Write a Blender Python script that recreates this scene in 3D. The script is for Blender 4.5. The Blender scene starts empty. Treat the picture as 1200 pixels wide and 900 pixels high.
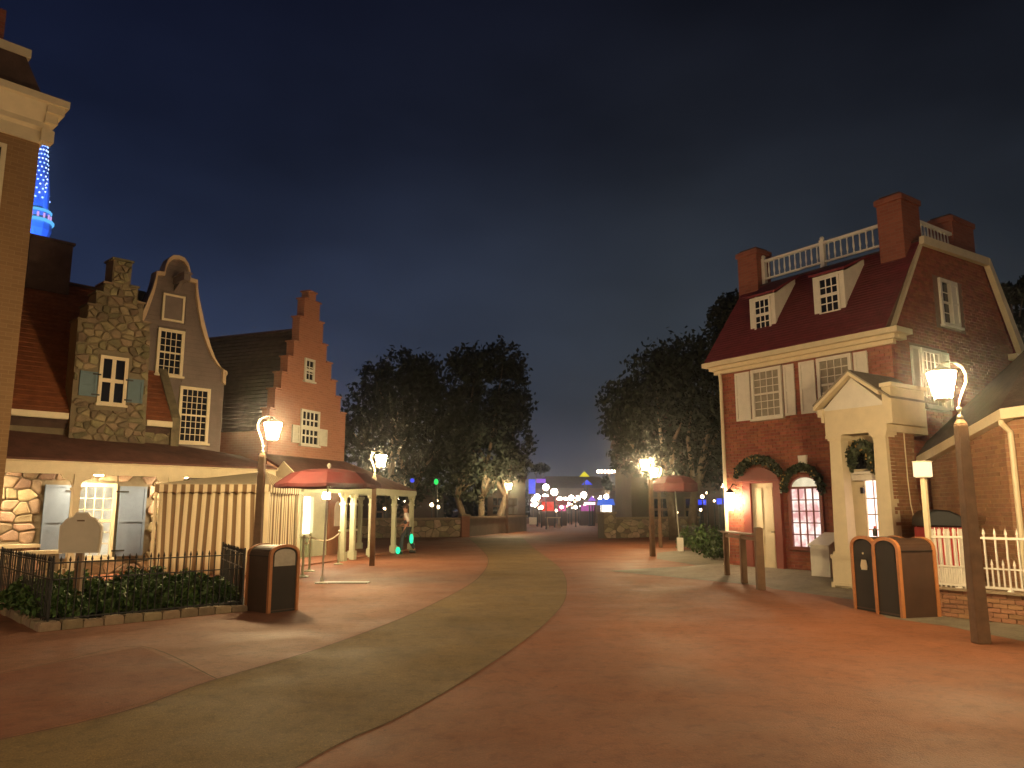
import bpy, bmesh, math, random
from mathutils import Vector, Matrix, noise
R = random.Random(7)
sc = bpy.context.scene
col = sc.collection
PI = math.pi

# ------------------------------------------------------------------ camera
CAM_H = 1.6
PITCH = math.atan(147 / 900)
cam_d = bpy.data.cameras.new('camera')
cam_d.sensor_width = 36
cam_d.lens = 27.0
cam_d.clip_end = 3000
cam = bpy.data.objects.new('camera', cam_d)
cam.location = (0, 0, CAM_H)
cam.rotation_euler = (PI / 2 + PITCH, 0, 0)
col.objects.link(cam)
sc.camera = cam

# ------------------------------------------------------------------ night sky
wd = bpy.data.worlds.new('World')
sc.world = wd
wd.use_nodes = True
nt = wd.node_tree
nt.nodes.clear()
n_out = nt.nodes.new('ShaderNodeOutputWorld')
n_bg = nt.nodes.new('ShaderNodeBackground')
n_tc = nt.nodes.new('ShaderNodeTexCoord')
n_sep = nt.nodes.new('ShaderNodeSeparateXYZ')
n_el = nt.nodes.new('ShaderNodeValToRGB')
nt.links.new(n_tc.outputs['Generated'], n_sep.inputs[0])
nt.links.new(n_sep.outputs['Z'], n_el.inputs[0])
cr = n_el.color_ramp
stops = [(0.0, (.080, .080, .092)), (.073, (.062, .067, .084)), (.13, (.044, .052, .063)), (.21, (.0320, .0400, .0520)), (.31, (.0220, .0280, .0390)),
         (.44, (.0098, .0122, .0190)), (.58, (.0058, .0070, .0125)), (1.0, (.004, .0047, .0085))]
cr.elements[0].position, cr.elements[0].color = stops[0][0], (*stops[0][1], 1)
cr.elements[1].position, cr.elements[1].color = stops[-1][0], (*stops[-1][1], 1)
for p_, c_ in stops[1:-1]:
    e_ = cr.elements.new(p_)
    e_.color = (*c_, 1)
# the town's blue glow towards the left, plain grey to the right
n_mr = nt.nodes.new('ShaderNodeMapRange')
n_mr.inputs['From Min'].default_value = .20
n_mr.inputs['From Max'].default_value = -.55
nt.links.new(n_sep.outputs['X'], n_mr.inputs['Value'])
n_tint = nt.nodes.new('ShaderNodeMix')
n_tint.data_type = 'RGBA'
n_tint.inputs[6].default_value = (1.02, 1.0, .97, 1)
n_tint.inputs[7].default_value = (.70, .86, 1.55, 1)
nt.links.new(n_mr.outputs[0], n_tint.inputs[0])
n_mul = nt.nodes.new('ShaderNodeMix')
n_mul.data_type = 'RGBA'
n_mul.blend_type = 'MULTIPLY'
n_mul.inputs[0].default_value = 1
nt.links.new(n_el.outputs[0], n_mul.inputs[6])
nt.links.new(n_tint.outputs[2], n_mul.inputs[7])
n_no = nt.nodes.new('ShaderNodeTexNoise')
n_no.inputs['Scale'].default_value = 2.3
n_no.inputs['Detail'].default_value = 4
n_no.inputs['Roughness'].default_value = .5
n_map = nt.nodes.new('ShaderNodeMapping')
n_map.inputs['Scale'].default_value = (1, 1, 2.2)
nt.links.new(n_tc.outputs['Generated'], n_map.inputs[0])
nt.links.new(n_map.outputs[0], n_no.inputs['Vector'])
n_cl = nt.nodes.new('ShaderNodeMapRange')
n_cl.inputs['From Min'].default_value = .3
n_cl.inputs['From Max'].default_value = .7
n_cl.inputs['To Min'].default_value = .64
n_cl.inputs['To Max'].default_value = 1.36
nt.links.new(n_no.outputs[0], n_cl.inputs['Value'])
n_mul2 = nt.nodes.new('ShaderNodeMix')
n_mul2.data_type = 'RGBA'
n_mul2.blend_type = 'MULTIPLY'
n_mul2.inputs[0].default_value = 1
nt.links.new(n_mul.outputs[2], n_mul2.inputs[6])
nt.links.new(n_cl.outputs[0], n_mul2.inputs[7])
nt.links.new(n_mul2.outputs[2], n_bg.inputs[0])
n_bg.inputs[1].default_value = 1.0
nt.links.new(n_bg.outputs[0], n_out.inputs[0])

# unseen faint cool sun lamp, added to make the roofs readable
moon_fill = bpy.data.lights.new('moon_fill', 'SUN')
moon_fill.energy = .012
moon_fill.angle = math.radians(.5)
moon_fill.color = (.75, .85, 1)
mo = bpy.data.objects.new('moon_fill', moon_fill)
mo.rotation_euler = (math.radians(50), 0, math.radians(-30))
col.objects.link(mo)

sc.view_settings.view_transform = 'Standard'
sc.view_settings.look = 'None'
sc.view_settings.exposure = 0
sc.view_settings.gamma = 1
cy = sc.cycles
cy.use_denoising = True
cy.max_bounces = 6
cy.diffuse_bounces = 3
cy.glossy_bounces = 3
cy.transmission_bounces = 3
cy.sample_clamp_indirect = 3
cy.caustics_reflective = False
cy.caustics_refractive = False

# ------------------------------------------------------------------ materials
def srgb(r, g, b):
    f = lambda c: ((c / 255 + .055) / 1.055) ** 2.4 if c > 10 else c / 255 / 12.92
    return (f(r), f(g), f(b))

def mat(name, c, rough=.7, var=.15, scale=6, bump=0, metal=0, obj=0, island=0, c2=None, bscale=None, coat=0):
    m = bpy.data.materials.new(name)
    m.use_nodes = True
    t = m.node_tree
    b = t.nodes['Principled BSDF']
    b.inputs['Roughness'].default_value = rough
    b.inputs['Metallic'].default_value = metal
    b.inputs['Coat Weight'].default_value = coat
    tc = t.nodes.new('ShaderNodeTexCoord')
    no = t.nodes.new('ShaderNodeTexNoise')
    no.inputs['Scale'].default_value = scale
    no.inputs['Detail'].default_value = 5
    no.inputs['Roughness'].default_value = .62
    t.links.new(tc.outputs['Object'], no.inputs['Vector'])
    mx = t.nodes.new('ShaderNodeMix')
    mx.data_type = 'RGBA'
    lo = tuple(x * (1 - var) for x in c)
    hi = tuple(min(1, x * (1 + var)) for x in c) if c2 is None else c2
    mx.inputs[6].default_value = (*lo, 1)
    mx.inputs[7].default_value = (*hi, 1)
    mr = t.nodes.new('ShaderNodeMapRange')
    mr.inputs['From Min'].default_value = .3
    mr.inputs['From Max'].default_value = .7
    t.links.new(no.outputs[0], mr.inputs['Value'])
    t.links.new(mr.outputs[0], mx.inputs[0])
    outc = mx.outputs[2]
    if obj or island:
        hs = t.nodes.new('ShaderNodeHueSaturation')
        if obj:
            src = t.nodes.new('ShaderNodeObjectInfo').outputs['Random']
        else:
            src = t.nodes.new('ShaderNodeNewGeometry').outputs['Random Per Island']
        a = obj or island
        v = t.nodes.new('ShaderNodeMapRange')
        v.inputs['To Min'].default_value = 1 - a
        v.inputs['To Max'].default_value = 1 + a
        t.links.new(src, v.inputs['Value'])
        t.links.new(v.outputs[0], hs.inputs['Value'])
        mu = t.nodes.new('ShaderNodeMath')
        mu.operation = 'MULTIPLY'
        mu.inputs[1].default_value = 7.31
        fr = t.nodes.new('ShaderNodeMath')
        fr.operation = 'FRACT'
        h = t.nodes.new('ShaderNodeMapRange')
        h.inputs['To Min'].default_value = .5 - a * (.07 if obj else .05)
        h.inputs['To Max'].default_value = .5 + a * (.07 if obj else .05)
        t.links.new(src, mu.inputs[0])
        t.links.new(mu.outputs[0], fr.inputs[0])
        t.links.new(fr.outputs[0], h.inputs['Value'])
        t.links.new(h.outputs[0], hs.inputs['Hue'])
        t.links.new(outc, hs.inputs['Color'])
        outc = hs.outputs[0]
    t.links.new(outc, b.inputs['Base Color'])
    if bump:
        no2 = t.nodes.new('ShaderNodeTexNoise')
        no2.inputs['Scale'].default_value = bscale or scale * 6
        no2.inputs['Detail'].default_value = 4
        t.links.new(tc.outputs['Object'], no2.inputs['Vector'])
        bp = t.nodes.new('ShaderNodeBump')
        bp.inputs['Strength'].default_value = bump
        bp.inputs['Distance'].default_value = .03
        t.links.new(no2.outputs[0], bp.inputs['Height'])
        t.links.new(bp.outputs[0], b.inputs['Normal'])
    return m

def emat(name, c, s, c2=None, scale=4):
    m = bpy.data.materials.new(name)
    m.use_nodes = True
    t = m.node_tree
    t.nodes.clear()
    o = t.nodes.new('ShaderNodeOutputMaterial')
    e = t.nodes.new('ShaderNodeEmission')
    e.inputs[0].default_value = (*c, 1)
    e.inputs[1].default_value = s
    if c2:
        tc = t.nodes.new('ShaderNodeTexCoord')
        no = t.nodes.new('ShaderNodeTexNoise')
        no.inputs['Scale'].default_value = scale
        no.inputs['Detail'].default_value = 3
        t.links.new(tc.outputs['Object'], no.inputs['Vector'])
        mr = t.nodes.new('ShaderNodeMapRange')
        mr.inputs['From Min'].default_value = .4
        mr.inputs['From Max'].default_value = .6
        t.links.new(no.outputs[0], mr.inputs['Value'])
        mx = t.nodes.new('ShaderNodeMix')
        mx.data_type = 'RGBA'
        mx.inputs[6].default_value = (*c, 1)
        mx.inputs[7].default_value = (*c2, 1)
        t.links.new(mr.outputs[0], mx.inputs[0])
        t.links.new(mx.outputs[2], e.inputs[0])
    t.links.new(e.outputs[0], o.inputs[0])
    return m

def brick_mat(name, c1, c2, mortar, sx=.22, sy=.078):
    m = mat(name, c1, .85, bump=.15, bscale=60)
    t = m.node_tree
    b = t.nodes['Principled BSDF']
    geo = t.nodes.new('ShaderNodeTexCoord')
    # wall coordinates: object x+y along the wall (walls are axis aligned in their own frame), z up
    sp = t.nodes.new('ShaderNodeSeparateXYZ')
    t.links.new(geo.outputs['Object'], sp.inputs[0])
    ad = t.nodes.new('ShaderNodeMath')
    t.links.new(sp.outputs[0], ad.inputs[0])
    t.links.new(sp.outputs[1], ad.inputs[1])
    cb = t.nodes.new('ShaderNodeCombineXYZ')
    t.links.new(ad.outputs[0], cb.inputs[0])
    t.links.new(sp.outputs[2], cb.inputs[1])
    bt = t.nodes.new('ShaderNodeTexBrick')
    bt.inputs['Color1'].default_value = (*c1, 1)
    bt.inputs['Color2'].default_value = (*c2, 1)
    bt.inputs['Mortar'].default_value = (*mortar, 1)
    bt.inputs['Scale'].default_value = 1
    bt.inputs['Brick Width'].default_value = sx
    bt.inputs['Row Height'].default_value = sy
    bt.inputs['Mortar Size'].default_value = .006
    t.links.new(cb.outputs[0], bt.inputs['Vector'])
    t.links.new(bt.outputs['Color'], b.inputs['Base Color'])
    return m

def paving(name, c, c2, spk=.5, rough=.7, bscale=60):
    "worn poured concrete: broad blotches, dirt and pale wear, dark spots, fine exposed grit"
    m = mat(name, c, rough, .16, .5, .3, c2=c2, bscale=bscale)
    t = m.node_tree
    b = t.nodes['Principled BSDF']
    src = b.inputs['Base Color'].links[0].from_socket
    tc = t.nodes.new('ShaderNodeTexCoord')
    def layer(node, lo, hi, col_, fac, src):
        mr = t.nodes.new('ShaderNodeMapRange')
        mr.inputs['From Min'].default_value = lo
        mr.inputs['From Max'].default_value = hi
        mr.inputs['To Max'].default_value = fac
        t.links.new(node.outputs[0], mr.inputs['Value'])
        mx = t.nodes.new('ShaderNodeMix')
        mx.data_type = 'RGBA'
        mx.blend_type = 'MULTIPLY'
        mx.inputs[7].default_value = (*col_, 1)
        t.links.new(mr.outputs[0], mx.inputs[0])
        t.links.new(src, mx.inputs[6])
        return mx.outputs[2]
    def noi(scale, det, rough_, dist=0, st=(1, 1, 1)):
        mp_ = t.nodes.new('ShaderNodeMapping')
        mp_.inputs['Scale'].default_value = st
        t.links.new(tc.outputs['Object'], mp_.inputs[0])
        n = t.nodes.new('ShaderNodeTexNoise')
        n.inputs['Scale'].default_value = scale
        n.inputs['Detail'].default_value = det
        n.inputs['Roughness'].default_value = rough_
        n.inputs['Distortion'].default_value = dist
        t.links.new(mp_.outputs[0], n.inputs['Vector'])
        return n
    src = layer(noi(1.7, 8, .7, .6), .50, .66, (.80, .77, .74), 1, src)
    src = layer(noi(.9, 6, .65, 1.2, (1, .35, 1)), .54, .70, (1.16, 1.16, 1.16), 1, src)
    src = layer(noi(6.5, 7, .72, .4), .50, .62, (.80, .78, .76), 1, src)
    src = layer(noi(23, 4, .7), .54, .68, (1.22, 1.2, 1.18), 1, src)
    vo = t.nodes.new('ShaderNodeTexVoronoi')
    vo.inputs['Scale'].default_value = 2.1
    t.links.new(tc.outputs['Object'], vo.inputs['Vector'])
    src = layer(vo, .045, .02, (.42, .40, .38), 1, src)
    src = layer(noi(95, 2, .5), .56, .70, (1.75, 1.7, 1.6), spk, src)
    src = layer(noi(70, 2, .5), .56, .68, (.55, .55, .55), spk, src)
    t.links.new(src, b.inputs['Base Color'])
    rr = t.nodes.new('ShaderNodeMapRange')
    rr.inputs['From Min'].default_value = .35
    rr.inputs['From Max'].default_value = .65
    rr.inputs['To Min'].default_value = rough - .07
    rr.inputs['To Max'].default_value = rough + .12
    t.links.new(noi(.8, 6, .6).outputs[0], rr.inputs['Value'])
    t.links.new(rr.outputs[0], b.inputs['Roughness'])
    return m

M = {}
M['stone'] = mat('stone', (.40, .30, .19), .85, .25, 5, .35, obj=.42, bscale=40)
M['mortar'] = mat('mortar', (.19, .15, .095), .9, .15, 9, .3)
M['stone_grey'] = mat('stone_grey', (.20, .158, .095), .9, .35, 5, .4, obj=.42)
M['clapboard'] = mat('clapboard', (.175, .132, .114), .7, .14, 3, .1)
M['brick_red'] = mat('brick_red', (.315, .096, .055), .85, .2, 9, .2, island=.2)
M['brick_red_m'] = mat('mortar_red', (.26, .15, .11), .9, .15, 9, .3)
M['brick_tan'] = mat('brick_tan', (.32, .16, .082), .85, .15, 9, .2, island=.15)
M['brick_tan_p'] = mat('brick_tan_piece', (.32, .16, .082), .85, .15, 9, .2, obj=.15)
M['mortar_tan'] = mat('mortar_tan', (.41, .275, .165), .9, .15, 9, .2)
M['brick_orange'] = brick_mat('brick_orange', (.335, .132, .076), (.28, .108, .062), (.34, .18, .115))
M['brick_brown'] = brick_mat('brick_brown', (.29, .165, .075), (.245, .135, .06), (.32, .20, .10))
M['brick_chim'] = brick_mat('brick_chimney', (.30, .095, .06), (.24, .07, .045), (.25, .13, .09))
M['roof_red'] = mat('roof_red', (.17, .022, .030), .75, .2, 5, .2, island=.05)
M['roof_orange'] = mat('roof_orange', (.26, .085, .035), .8, .3, 4, .3)
M['roof_dark'] = mat('roof_dark', (.085, .05, .038), .85, .3, 4, .3, island=.15)
M['roof_purple'] = mat('roof_purple', (.13, .055, .040), .85, .3, 3, .3, island=.15)
M['cream'] = mat('cream_paint', (.72, .60, .40), .5, .06, 5, .04)
M['white'] = mat('white_paint', (.76, .70, .60), .5, .06, 5, .04)
M['green_paint'] = mat('green_paint', (.44, .44, .29), .5, .08, 5, .05)
M['green_dark'] = mat('green_dark', (.20, .23, .13), .5, .1, 5, .05)
M['blue'] = mat('blue_shutter', (.16, .205, .29), .55, .08, 5, .05)
M['teal_shut'] = mat('teal_shutter', (.10, .16, .19), .55, .1, 5, .05)
M['pale_shut'] = mat('pale_shutter', (.52, .50, .42), .55, .08, 5, .05)
M['glass'] = mat('dark_glass', (.012, .012, .016), .12, .2, 2)
M['curtain'] = mat('curtained_glass', (.30, .26, .20), .3, .18, 8)
M['copper'] = mat('copper_trim', (.44, .17, .06), .45, .15, 8, .05)
M['can'] = mat('bin_brown', (.062, .030, .018), .5, .15, 4, .04)
M['can_dark'] = mat('bin_dark', (.016, .010, .007), .65, .2, 4)
M['wood_post'] = mat('wood_post', (.20, .112, .058), .65, .22, 5, .2)
M['iron'] = mat('black_iron', (.016, .015, .014), .45, .2, 9)
M['brass'] = mat('aged_metal', (.42, .36, .26), .35, .15, 9, metal=.7)
M['ground'] = paving('red_concrete', (.262, .088, .034), (.330, .115, .047), .35, .66)
M['slab'] = paving('pink_concrete', (.285, .112, .058), (.345, .145, .078), .4, .68)
M['dark_red_area'] = paving('deep_red_area', (.235, .075, .034), (.285, .096, .045), .35, .7)
M['path'] = paving('brown_aggregate', (.200, .118, .034), (.245, .148, .047), .8, .74, 90)
M['grey_walk'] = paving('grey_concrete', (.19, .155, .108), (.235, .195, .14), .35, .72)
M['joint'] = mat('joint_and_shadow_dark', (.10, .06, .03), .95, .3, 6)
M['soil'] = mat('soil', (.035, .028, .018), .95, .3, 9, .4)
M['kerbstone'] = mat('kerbstone', (.30, .22, .14), .85, .2, 7, .3, obj=.2)
M['hedge'] = mat('hedge_leaf', (.062, .110, .024), .6, .3, 9, island=.5)
M['leaf'] = mat('oak_leaf', (.022, .027, .015), .95, .3, 2, island=.25)
M['leaf_far'] = mat('far_leaf', (.045, .05, .03), .7, .3, 2, island=.4)
M['garland'] = mat('garland_leaf', (.045, .058, .025), .6, .3, 9, island=.5)
M['gold'] = mat('gold_bauble', (.62, .42, .14), .3, .1, 9, metal=.6)
M['bark'] = mat('bark', (.15, .11, .07), .9, .35, 4, .5)
M['umb_red'] = mat('red_canvas', (.075, .007, .007), .8, .12, 4, .05)
M['red_paint'] = mat('red_paint', (.25, .055, .038), .45, .12, 4)
M['steel'] = mat('grey_steel', (.42, .38, .32), .4, .12, 9, metal=.4)
M['sign'] = mat('sign_board', (.58, .49, .38), .55, .08, 3)
M['skin'] = mat('skin', (.42, .20, .13), .6, .1, 9)
M['shirt'] = mat('white_cloth', (.72, .66, .60), .8, .06, 9)
M['navy'] = mat('dark_cloth', (.035, .040, .05), .8, .15, 9)
M['hair'] = mat('hair', (.06, .025, .015), .6, .2, 20)
M['black'] = mat('black_cover', (.010, .010, .011), .35, .2, 6)
M['redcloth'] = mat('red_cloth', (.50, .045, .04), .7, .1, 6)
M['pale_stone'] = mat('pale_tower', (.55, .58, .62), .7, .1, .3)
M['far_dark'] = mat('far_wall', (.10, .065, .045), .9, .25, .4)
M['far_mid'] = mat('far_wall_brown', (.17, .10, .06), .9, .2, .5)
M['parapet'] = mat('parapet_grey', (.22, .18, .14), .8, .15, 1.5, .1)
M['wood_pale'] = mat('pale_wood', (.46, .33, .20), .6, .15, 6, .1)

M['lamp'] = emat('lamp_glass', (1, .725, .365), 690)
M['lamp_dim'] = emat('porch_lamp', (1, .78, .46), 420)
M['wall_lamp'] = emat('wall_lamp', (1, .76, .44), 150)
M['box_lamp'] = emat('box_lamp', (1, .80, .46), 1.5)
M['lit_cream'] = emat('lit_window_cream', (.62, .50, .30), .95, (1, .86, .58), 1.6)
M['lit_white'] = emat('lit_window_white', (1, .93, .78), 4)
M['lit_shop'] = emat('lit_shop_window', (1, .50, .46), .9, (1.6, 1.45, 1.3), 3.0)
M['lit_door'] = emat('lit_door_glass', (1, .80, .72), 2.4, (.9, .55, .5), 7)
M['lit_yellow'] = emat('lit_window_yellow', (1, .62, .05), .75)
M['lit_dim'] = emat('lit_window_dim', (.8, .5, .25), .10)
M['bulb'] = emat('bulb_white', (1, .82, .66), 30)
M['bulb_warm'] = emat('bulb_warm', (1, .72, .42), 14)
M['glow_blue'] = emat('sign_blue', (.03, .07, 1), .9)
M['glow_blue2'] = emat('canopy_blue', (.04, .16, .85), .8)
M['glow_red'] = emat('sign_red', (1, .05, .03), .8, (1, .16, .12), .8)
M['glow_pink'] = emat('sign_pink', (.9, .06, .28), .75, (.6, .03, .35), .8)
M['glow_mag'] = emat('screen_magenta', (.50, .08, .38), .8)
M['glow_violet'] = emat('sign_violet', (.30, .10, .75), .9)
M['glow_pale'] = emat('sign_pale', (1, .62, .72), 2.2)
M['glow_green'] = emat('green_light', (.02, .55, .10), 1.6)
M['glow_yell'] = emat('yellow_light', (.75, .65, .02), 1.1)
M['glow_teal'] = emat('teal_glow', (.015, .50, .20), 3.2)
M['spire_blue'] = emat('spire_bulb_blue', (.25, .42, 1), 4)
M['spire_pale'] = emat('spire_bulb_pale', (.45, .60, 1), 3.5)
M['spire_cyan'] = emat('spire_strip_cyan', (.12, .50, 1), 1.3)
M['spire_pink'] = emat('spire_pink', (.75, .45, 1), 1.1)

# striped canvas: a flat print across the cloth
def stripe_mat(name, period, axis):
    m = mat(name, (.7, .55, .32), .8, .05, 6)
    t = m.node_tree
    b = t.nodes['Principled BSDF']
    tc = t.nodes.new('ShaderNodeTexCoord')
    sp = t.nodes.new('ShaderNodeSeparateXYZ')
    t.links.new(tc.outputs['UV'], sp.inputs[0])
    a = t.nodes.new('ShaderNodeMath')
    a.operation = 'MULTIPLY'
    a.inputs[1].default_value = 1 / period
    t.links.new(sp.outputs[axis], a.inputs[0])
    f = t.nodes.new('ShaderNodeMath')
    f.operation = 'FRACT'
    t.links.new(a.outputs[0], f.inputs[0])
    r = t.nodes.new('ShaderNodeValToRGB')
    e = r.color_ramp.elements
    e[0].position, e[0].color = .47, (.74, .62, .41, 1)
    e[1].position, e[1].color = .53, (.21, .13, .065, 1)
    t.links.new(f.outputs[0], r.inputs[0])
    t.links.new(r.outputs[0], b.inputs['Base Color'])
    return m
M['stripe'] = stripe_mat('striped_canvas', .215, 0)
M['canvas'] = mat('cream_canvas', (.62, .52, .36), .8, .06, 5)

# ------------------------------------------------------------------ building helpers
def P(u, v, D):
    "world point seen at pixel (u, v) of a 1200 x 900 frame, D metres ahead"
    dx, dz = (u - 600) / 900, (450 - v) / 900
    y, z = math.cos(PITCH) - dz * math.sin(PITCH), math.sin(PITCH) + dz * math.cos(PITCH)
    return Vector((dx * D / y, D, CAM_H + z * D / y))

def G(u, v, z0=0.0):
    "ground point seen at pixel (u, v)"
    dx, dz = (u - 600) / 900, (450 - v) / 900
    y, z = math.cos(PITCH) - dz * math.sin(PITCH), math.sin(PITCH) + dz * math.cos(PITCH)
    t = (z0 - CAM_H) / z
    return Vector((dx * t, y * t, z0))

class MB:
    def __init__(self, mp=None):
        self.v, self.f, self.uv, self.mp = [], [], {}, mp
    def add(self, pts, faces):
        o = len(self.v)
        mp = self.mp
        self.v += [tuple(mp(*p)) if mp else tuple(p) for p in pts]
        self.f += [tuple(i + o for i in f) for f in faces]
        return self
    def box(self, x0, x1, y0, y1, z0, z1):
        return self.add([(x0, y0, z0), (x1, y0, z0), (x1, y1, z0), (x0, y1, z0), (x0, y0, z1), (x1, y0, z1), (x1, y1, z1), (x0, y1, z1)],
                        [(0, 3, 2, 1), (4, 5, 6, 7), (0, 1, 5, 4), (1, 2, 6, 5), (2, 3, 7, 6), (3, 0, 4, 7)])
    def cbox(self, c, s):
        return self.box(c[0] - s[0] / 2, c[0] + s[0] / 2, c[1] - s[1] / 2, c[1] + s[1] / 2, c[2] - s[2] / 2, c[2] + s[2] / 2)
    def hexa(self, b, t):
        "eight corners: four below, four above"
        return self.add(list(b) + list(t), [(3, 2, 1, 0), (4, 5, 6, 7), (0, 1, 5, 4), (1, 2, 6, 5), (2, 3, 7, 6), (3, 0, 4, 7)])
    def prism(self, poly, y0, y1):
        "polygon in (x, z) between y0 and y1"
        n = len(poly)
        pts = [(x, y0, z) for x, z in poly] + [(x, y1, z) for x, z in poly]
        return self.add(pts, [tuple(range(n)), tuple(range(2 * n - 1, n - 1, -1))] + [(i, i + n, (i + 1) % n + n, (i + 1) % n) for i in range(n)])
    def prism_x(self, poly, x0, x1):
        n = len(poly)
        pts = [(x0, y, z) for y, z in poly] + [(x1, y, z) for y, z in poly]
        return self.add(pts, [tuple(range(n)), tuple(range(2 * n - 1, n - 1, -1))] + [(i, i + n, (i + 1) % n + n, (i + 1) % n) for i in range(n)])
    def slab(self, poly, z0, z1):
        n = len(poly)
        pts = [(x, y, z0) for x, y in poly] + [(x, y, z1) for x, y in poly]
        return self.add(pts, [tuple(range(n - 1, -1, -1)), tuple(range(n, 2 * n))] + [(i, (i + 1) % n, (i + 1) % n + n, i + n) for i in range(n)])
    def plate(self, quad, th):
        "a thick plate under four (or more) 3-D corners"
        q = [Vector(p) for p in quad]
        nn = (q[1] - q[0]).cross(q[2] - q[0]).normalized() * th
        n = len(q)
        return self.add([tuple(p) for p in q] + [tuple(p - nn) for p in q],
                        [tuple(range(n)), tuple(range(2 * n - 1, n - 1, -1))] + [(i, i + n, (i + 1) % n + n, (i + 1) % n) for i in range(n)])
    def tube(self, pts, r, n=6, cap=True):
        pts = [Vector(p) for p in pts]
        k = len(pts)
        rr = r if isinstance(r, (list, tuple)) else [r] * k
        ring, fs = [], []
        up = None
        for i, p in enumerate(pts):
            d = (pts[min(i + 1, k - 1)] - pts[max(i - 1, 0)]).normalized()
            if up is None:
                up = Vector((0, 0, 1)) if abs(d.z) < .9 else Vector((1, 0, 0))
            a = d.cross(up).normalized()
            b = d.cross(a).normalized()
            up = a.cross(d).normalized() if abs(d.dot(up)) > .98 else up
            for j in range(n):
                t = 2 * PI * j / n + PI / n
                ring.append(tuple(p + (a * math.cos(t) + b * math.sin(t)) * rr[i]))
        for i in range(k - 1):
            for j in range(n):
                fs.append((i * n + j, i * n + (j + 1) % n, (i + 1) * n + (j + 1) % n, (i + 1) * n + j))
        if cap:
            fs += [tuple(range(n)), tuple(range((k - 1) * n, k * n))]
        return self.add(ring, fs)
    def lathe(self, prof, n=10, c=(0, 0, 0), ph=0):
        pts, fs, k = [], [], len(prof)
        for r, z in prof:
            for j in range(n):
                t = 2 * PI * j / n + ph
                pts.append((c[0] + r * math.cos(t), c[1] + r * math.sin(t), c[2] + z))
        for i in range(k - 1):
            for j in range(n):
                fs.append((i * n + j, i * n + (j + 1) % n, (i + 1) * n + (j + 1) % n, (i + 1) * n + j))
        fs += [tuple(range(n)), tuple(range((k - 1) * n, k * n))]
        return self.add(pts, fs)
    def ball(self, c, r, n=8, m=5, sz=1):
        return self.lathe([(max(.001, r * math.sin(PI * i / m)), -r * sz * math.cos(PI * i / m)) for i in range(m + 1)], n, c)
    def mesh(self, name, smooth=False, recalc=True):
        me = bpy.data.meshes.new(name)
        me.from_pydata(self.v, [], self.f)
        if recalc:
            bm = bmesh.new()
            bm.from_mesh(me)
            bmesh.ops.recalc_face_normals(bm, faces=bm.faces)
            bm.to_mesh(me)
            bm.free()
        if smooth:
            for p in me.polygons:
                p.use_smooth = True
        me.update()
        return me
    def obj(self, name, m, parent=None, smooth=False, recalc=True, bevel=0, kind=None, label=None):
        me = self.mesh(name, smooth, recalc)
        me.materials.append(M[m] if isinstance(m, str) else m)
        o = bpy.data.objects.new(name, me)
        col.objects.link(o)
        if parent:
            o.parent = parent
        if bevel:
            b = o.modifiers.new('bevel', 'BEVEL')
            b.width = bevel
            b.segments = 2
            b.limit_method = 'ANGLE'
        if kind:
            o['kind'] = kind
        if label:
            o['label'] = label
        return o

def tag(o, label, cat, group=None):
    o['label'] = label
    o['category'] = cat
    if group:
        o['group'] = group
    return o

def thing(name, label, cat, loc=(0, 0, 0), rz=0, group=None):
    o = bpy.data.objects.new(name, None)
    o.empty_display_size = .2
    col.objects.link(o)
    o.location = loc
    o.rotation_euler = (0, 0, rz)
    return tag(o, label, cat, group)

def copy_tree(o, parent=None):
    c = o.copy()
    col.objects.link(c)
    c.parent = parent
    for ch in list(o.children):
        copy_tree(ch, c)
    return c

def struct(o):
    o['kind'] = 'structure'
    return o

def inst(name, me, parent, loc=(0, 0, 0), rot=(0, 0, 0), scale=(1, 1, 1)):
    o = bpy.data.objects.new(name, me)
    col.objects.link(o)
    o.parent = parent
    o.location, o.rotation_euler, o.scale = loc, rot, scale
    return o

def inside(poly, x, y):
    c, n, j = False, len(poly), len(poly) - 1
    for i in range(n):
        xi, yi, xj, yj = *poly[i], *poly[j]
        if (yi > y) != (yj > y) and x < (xj - xi) * (y - yi) / (yj - yi) + xi:
            c = not c
        j = i
    return c

def offset_quad_stone(mp, pts, depth):
    "an uneven stone: outline pts in wall (a, z), bulging outwards"
    n = len(pts)
    ca = sum(p[0] for p in pts) / n
    cz = sum(p[1] for p in pts) / n
    b = MB(mp)
    back = [(a, -.03, z) for a, z in pts]
    mid = [(a, depth * .6, z) for a, z in pts]
    top = [(ca + (a - ca) * .78, depth * R.uniform(.85, 1.1), cz + (z - cz) * .75) for a, z in pts]
    fs = [tuple(range(2 * n, 3 * n))]
    for k in (0, n):
        fs += [(k + i, k + (i + 1) % n, k + n + (i + 1) % n, k + n + i) for i in range(n)]
    return b.add(back + mid + top, fs)

def clip_poly(pts, nx, nz, c):
    "keep the part of a convex outline with nx*x + nz*z <= c"
    out = []
    for i in range(len(pts)):
        p, q = pts[i], pts[(i + 1) % len(pts)]
        dp, dq = nx * p[0] + nz * p[1] - c, nx * q[0] + nz * q[1] - c
        if dp <= 0:
            out.append(p)
        if (dp < 0 < dq) or (dq < 0 < dp):
            t = dp / (dp - dq)
            out.append((p[0] + (q[0] - p[0]) * t, p[1] + (q[1] - p[1]) * t))
    return out

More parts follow.
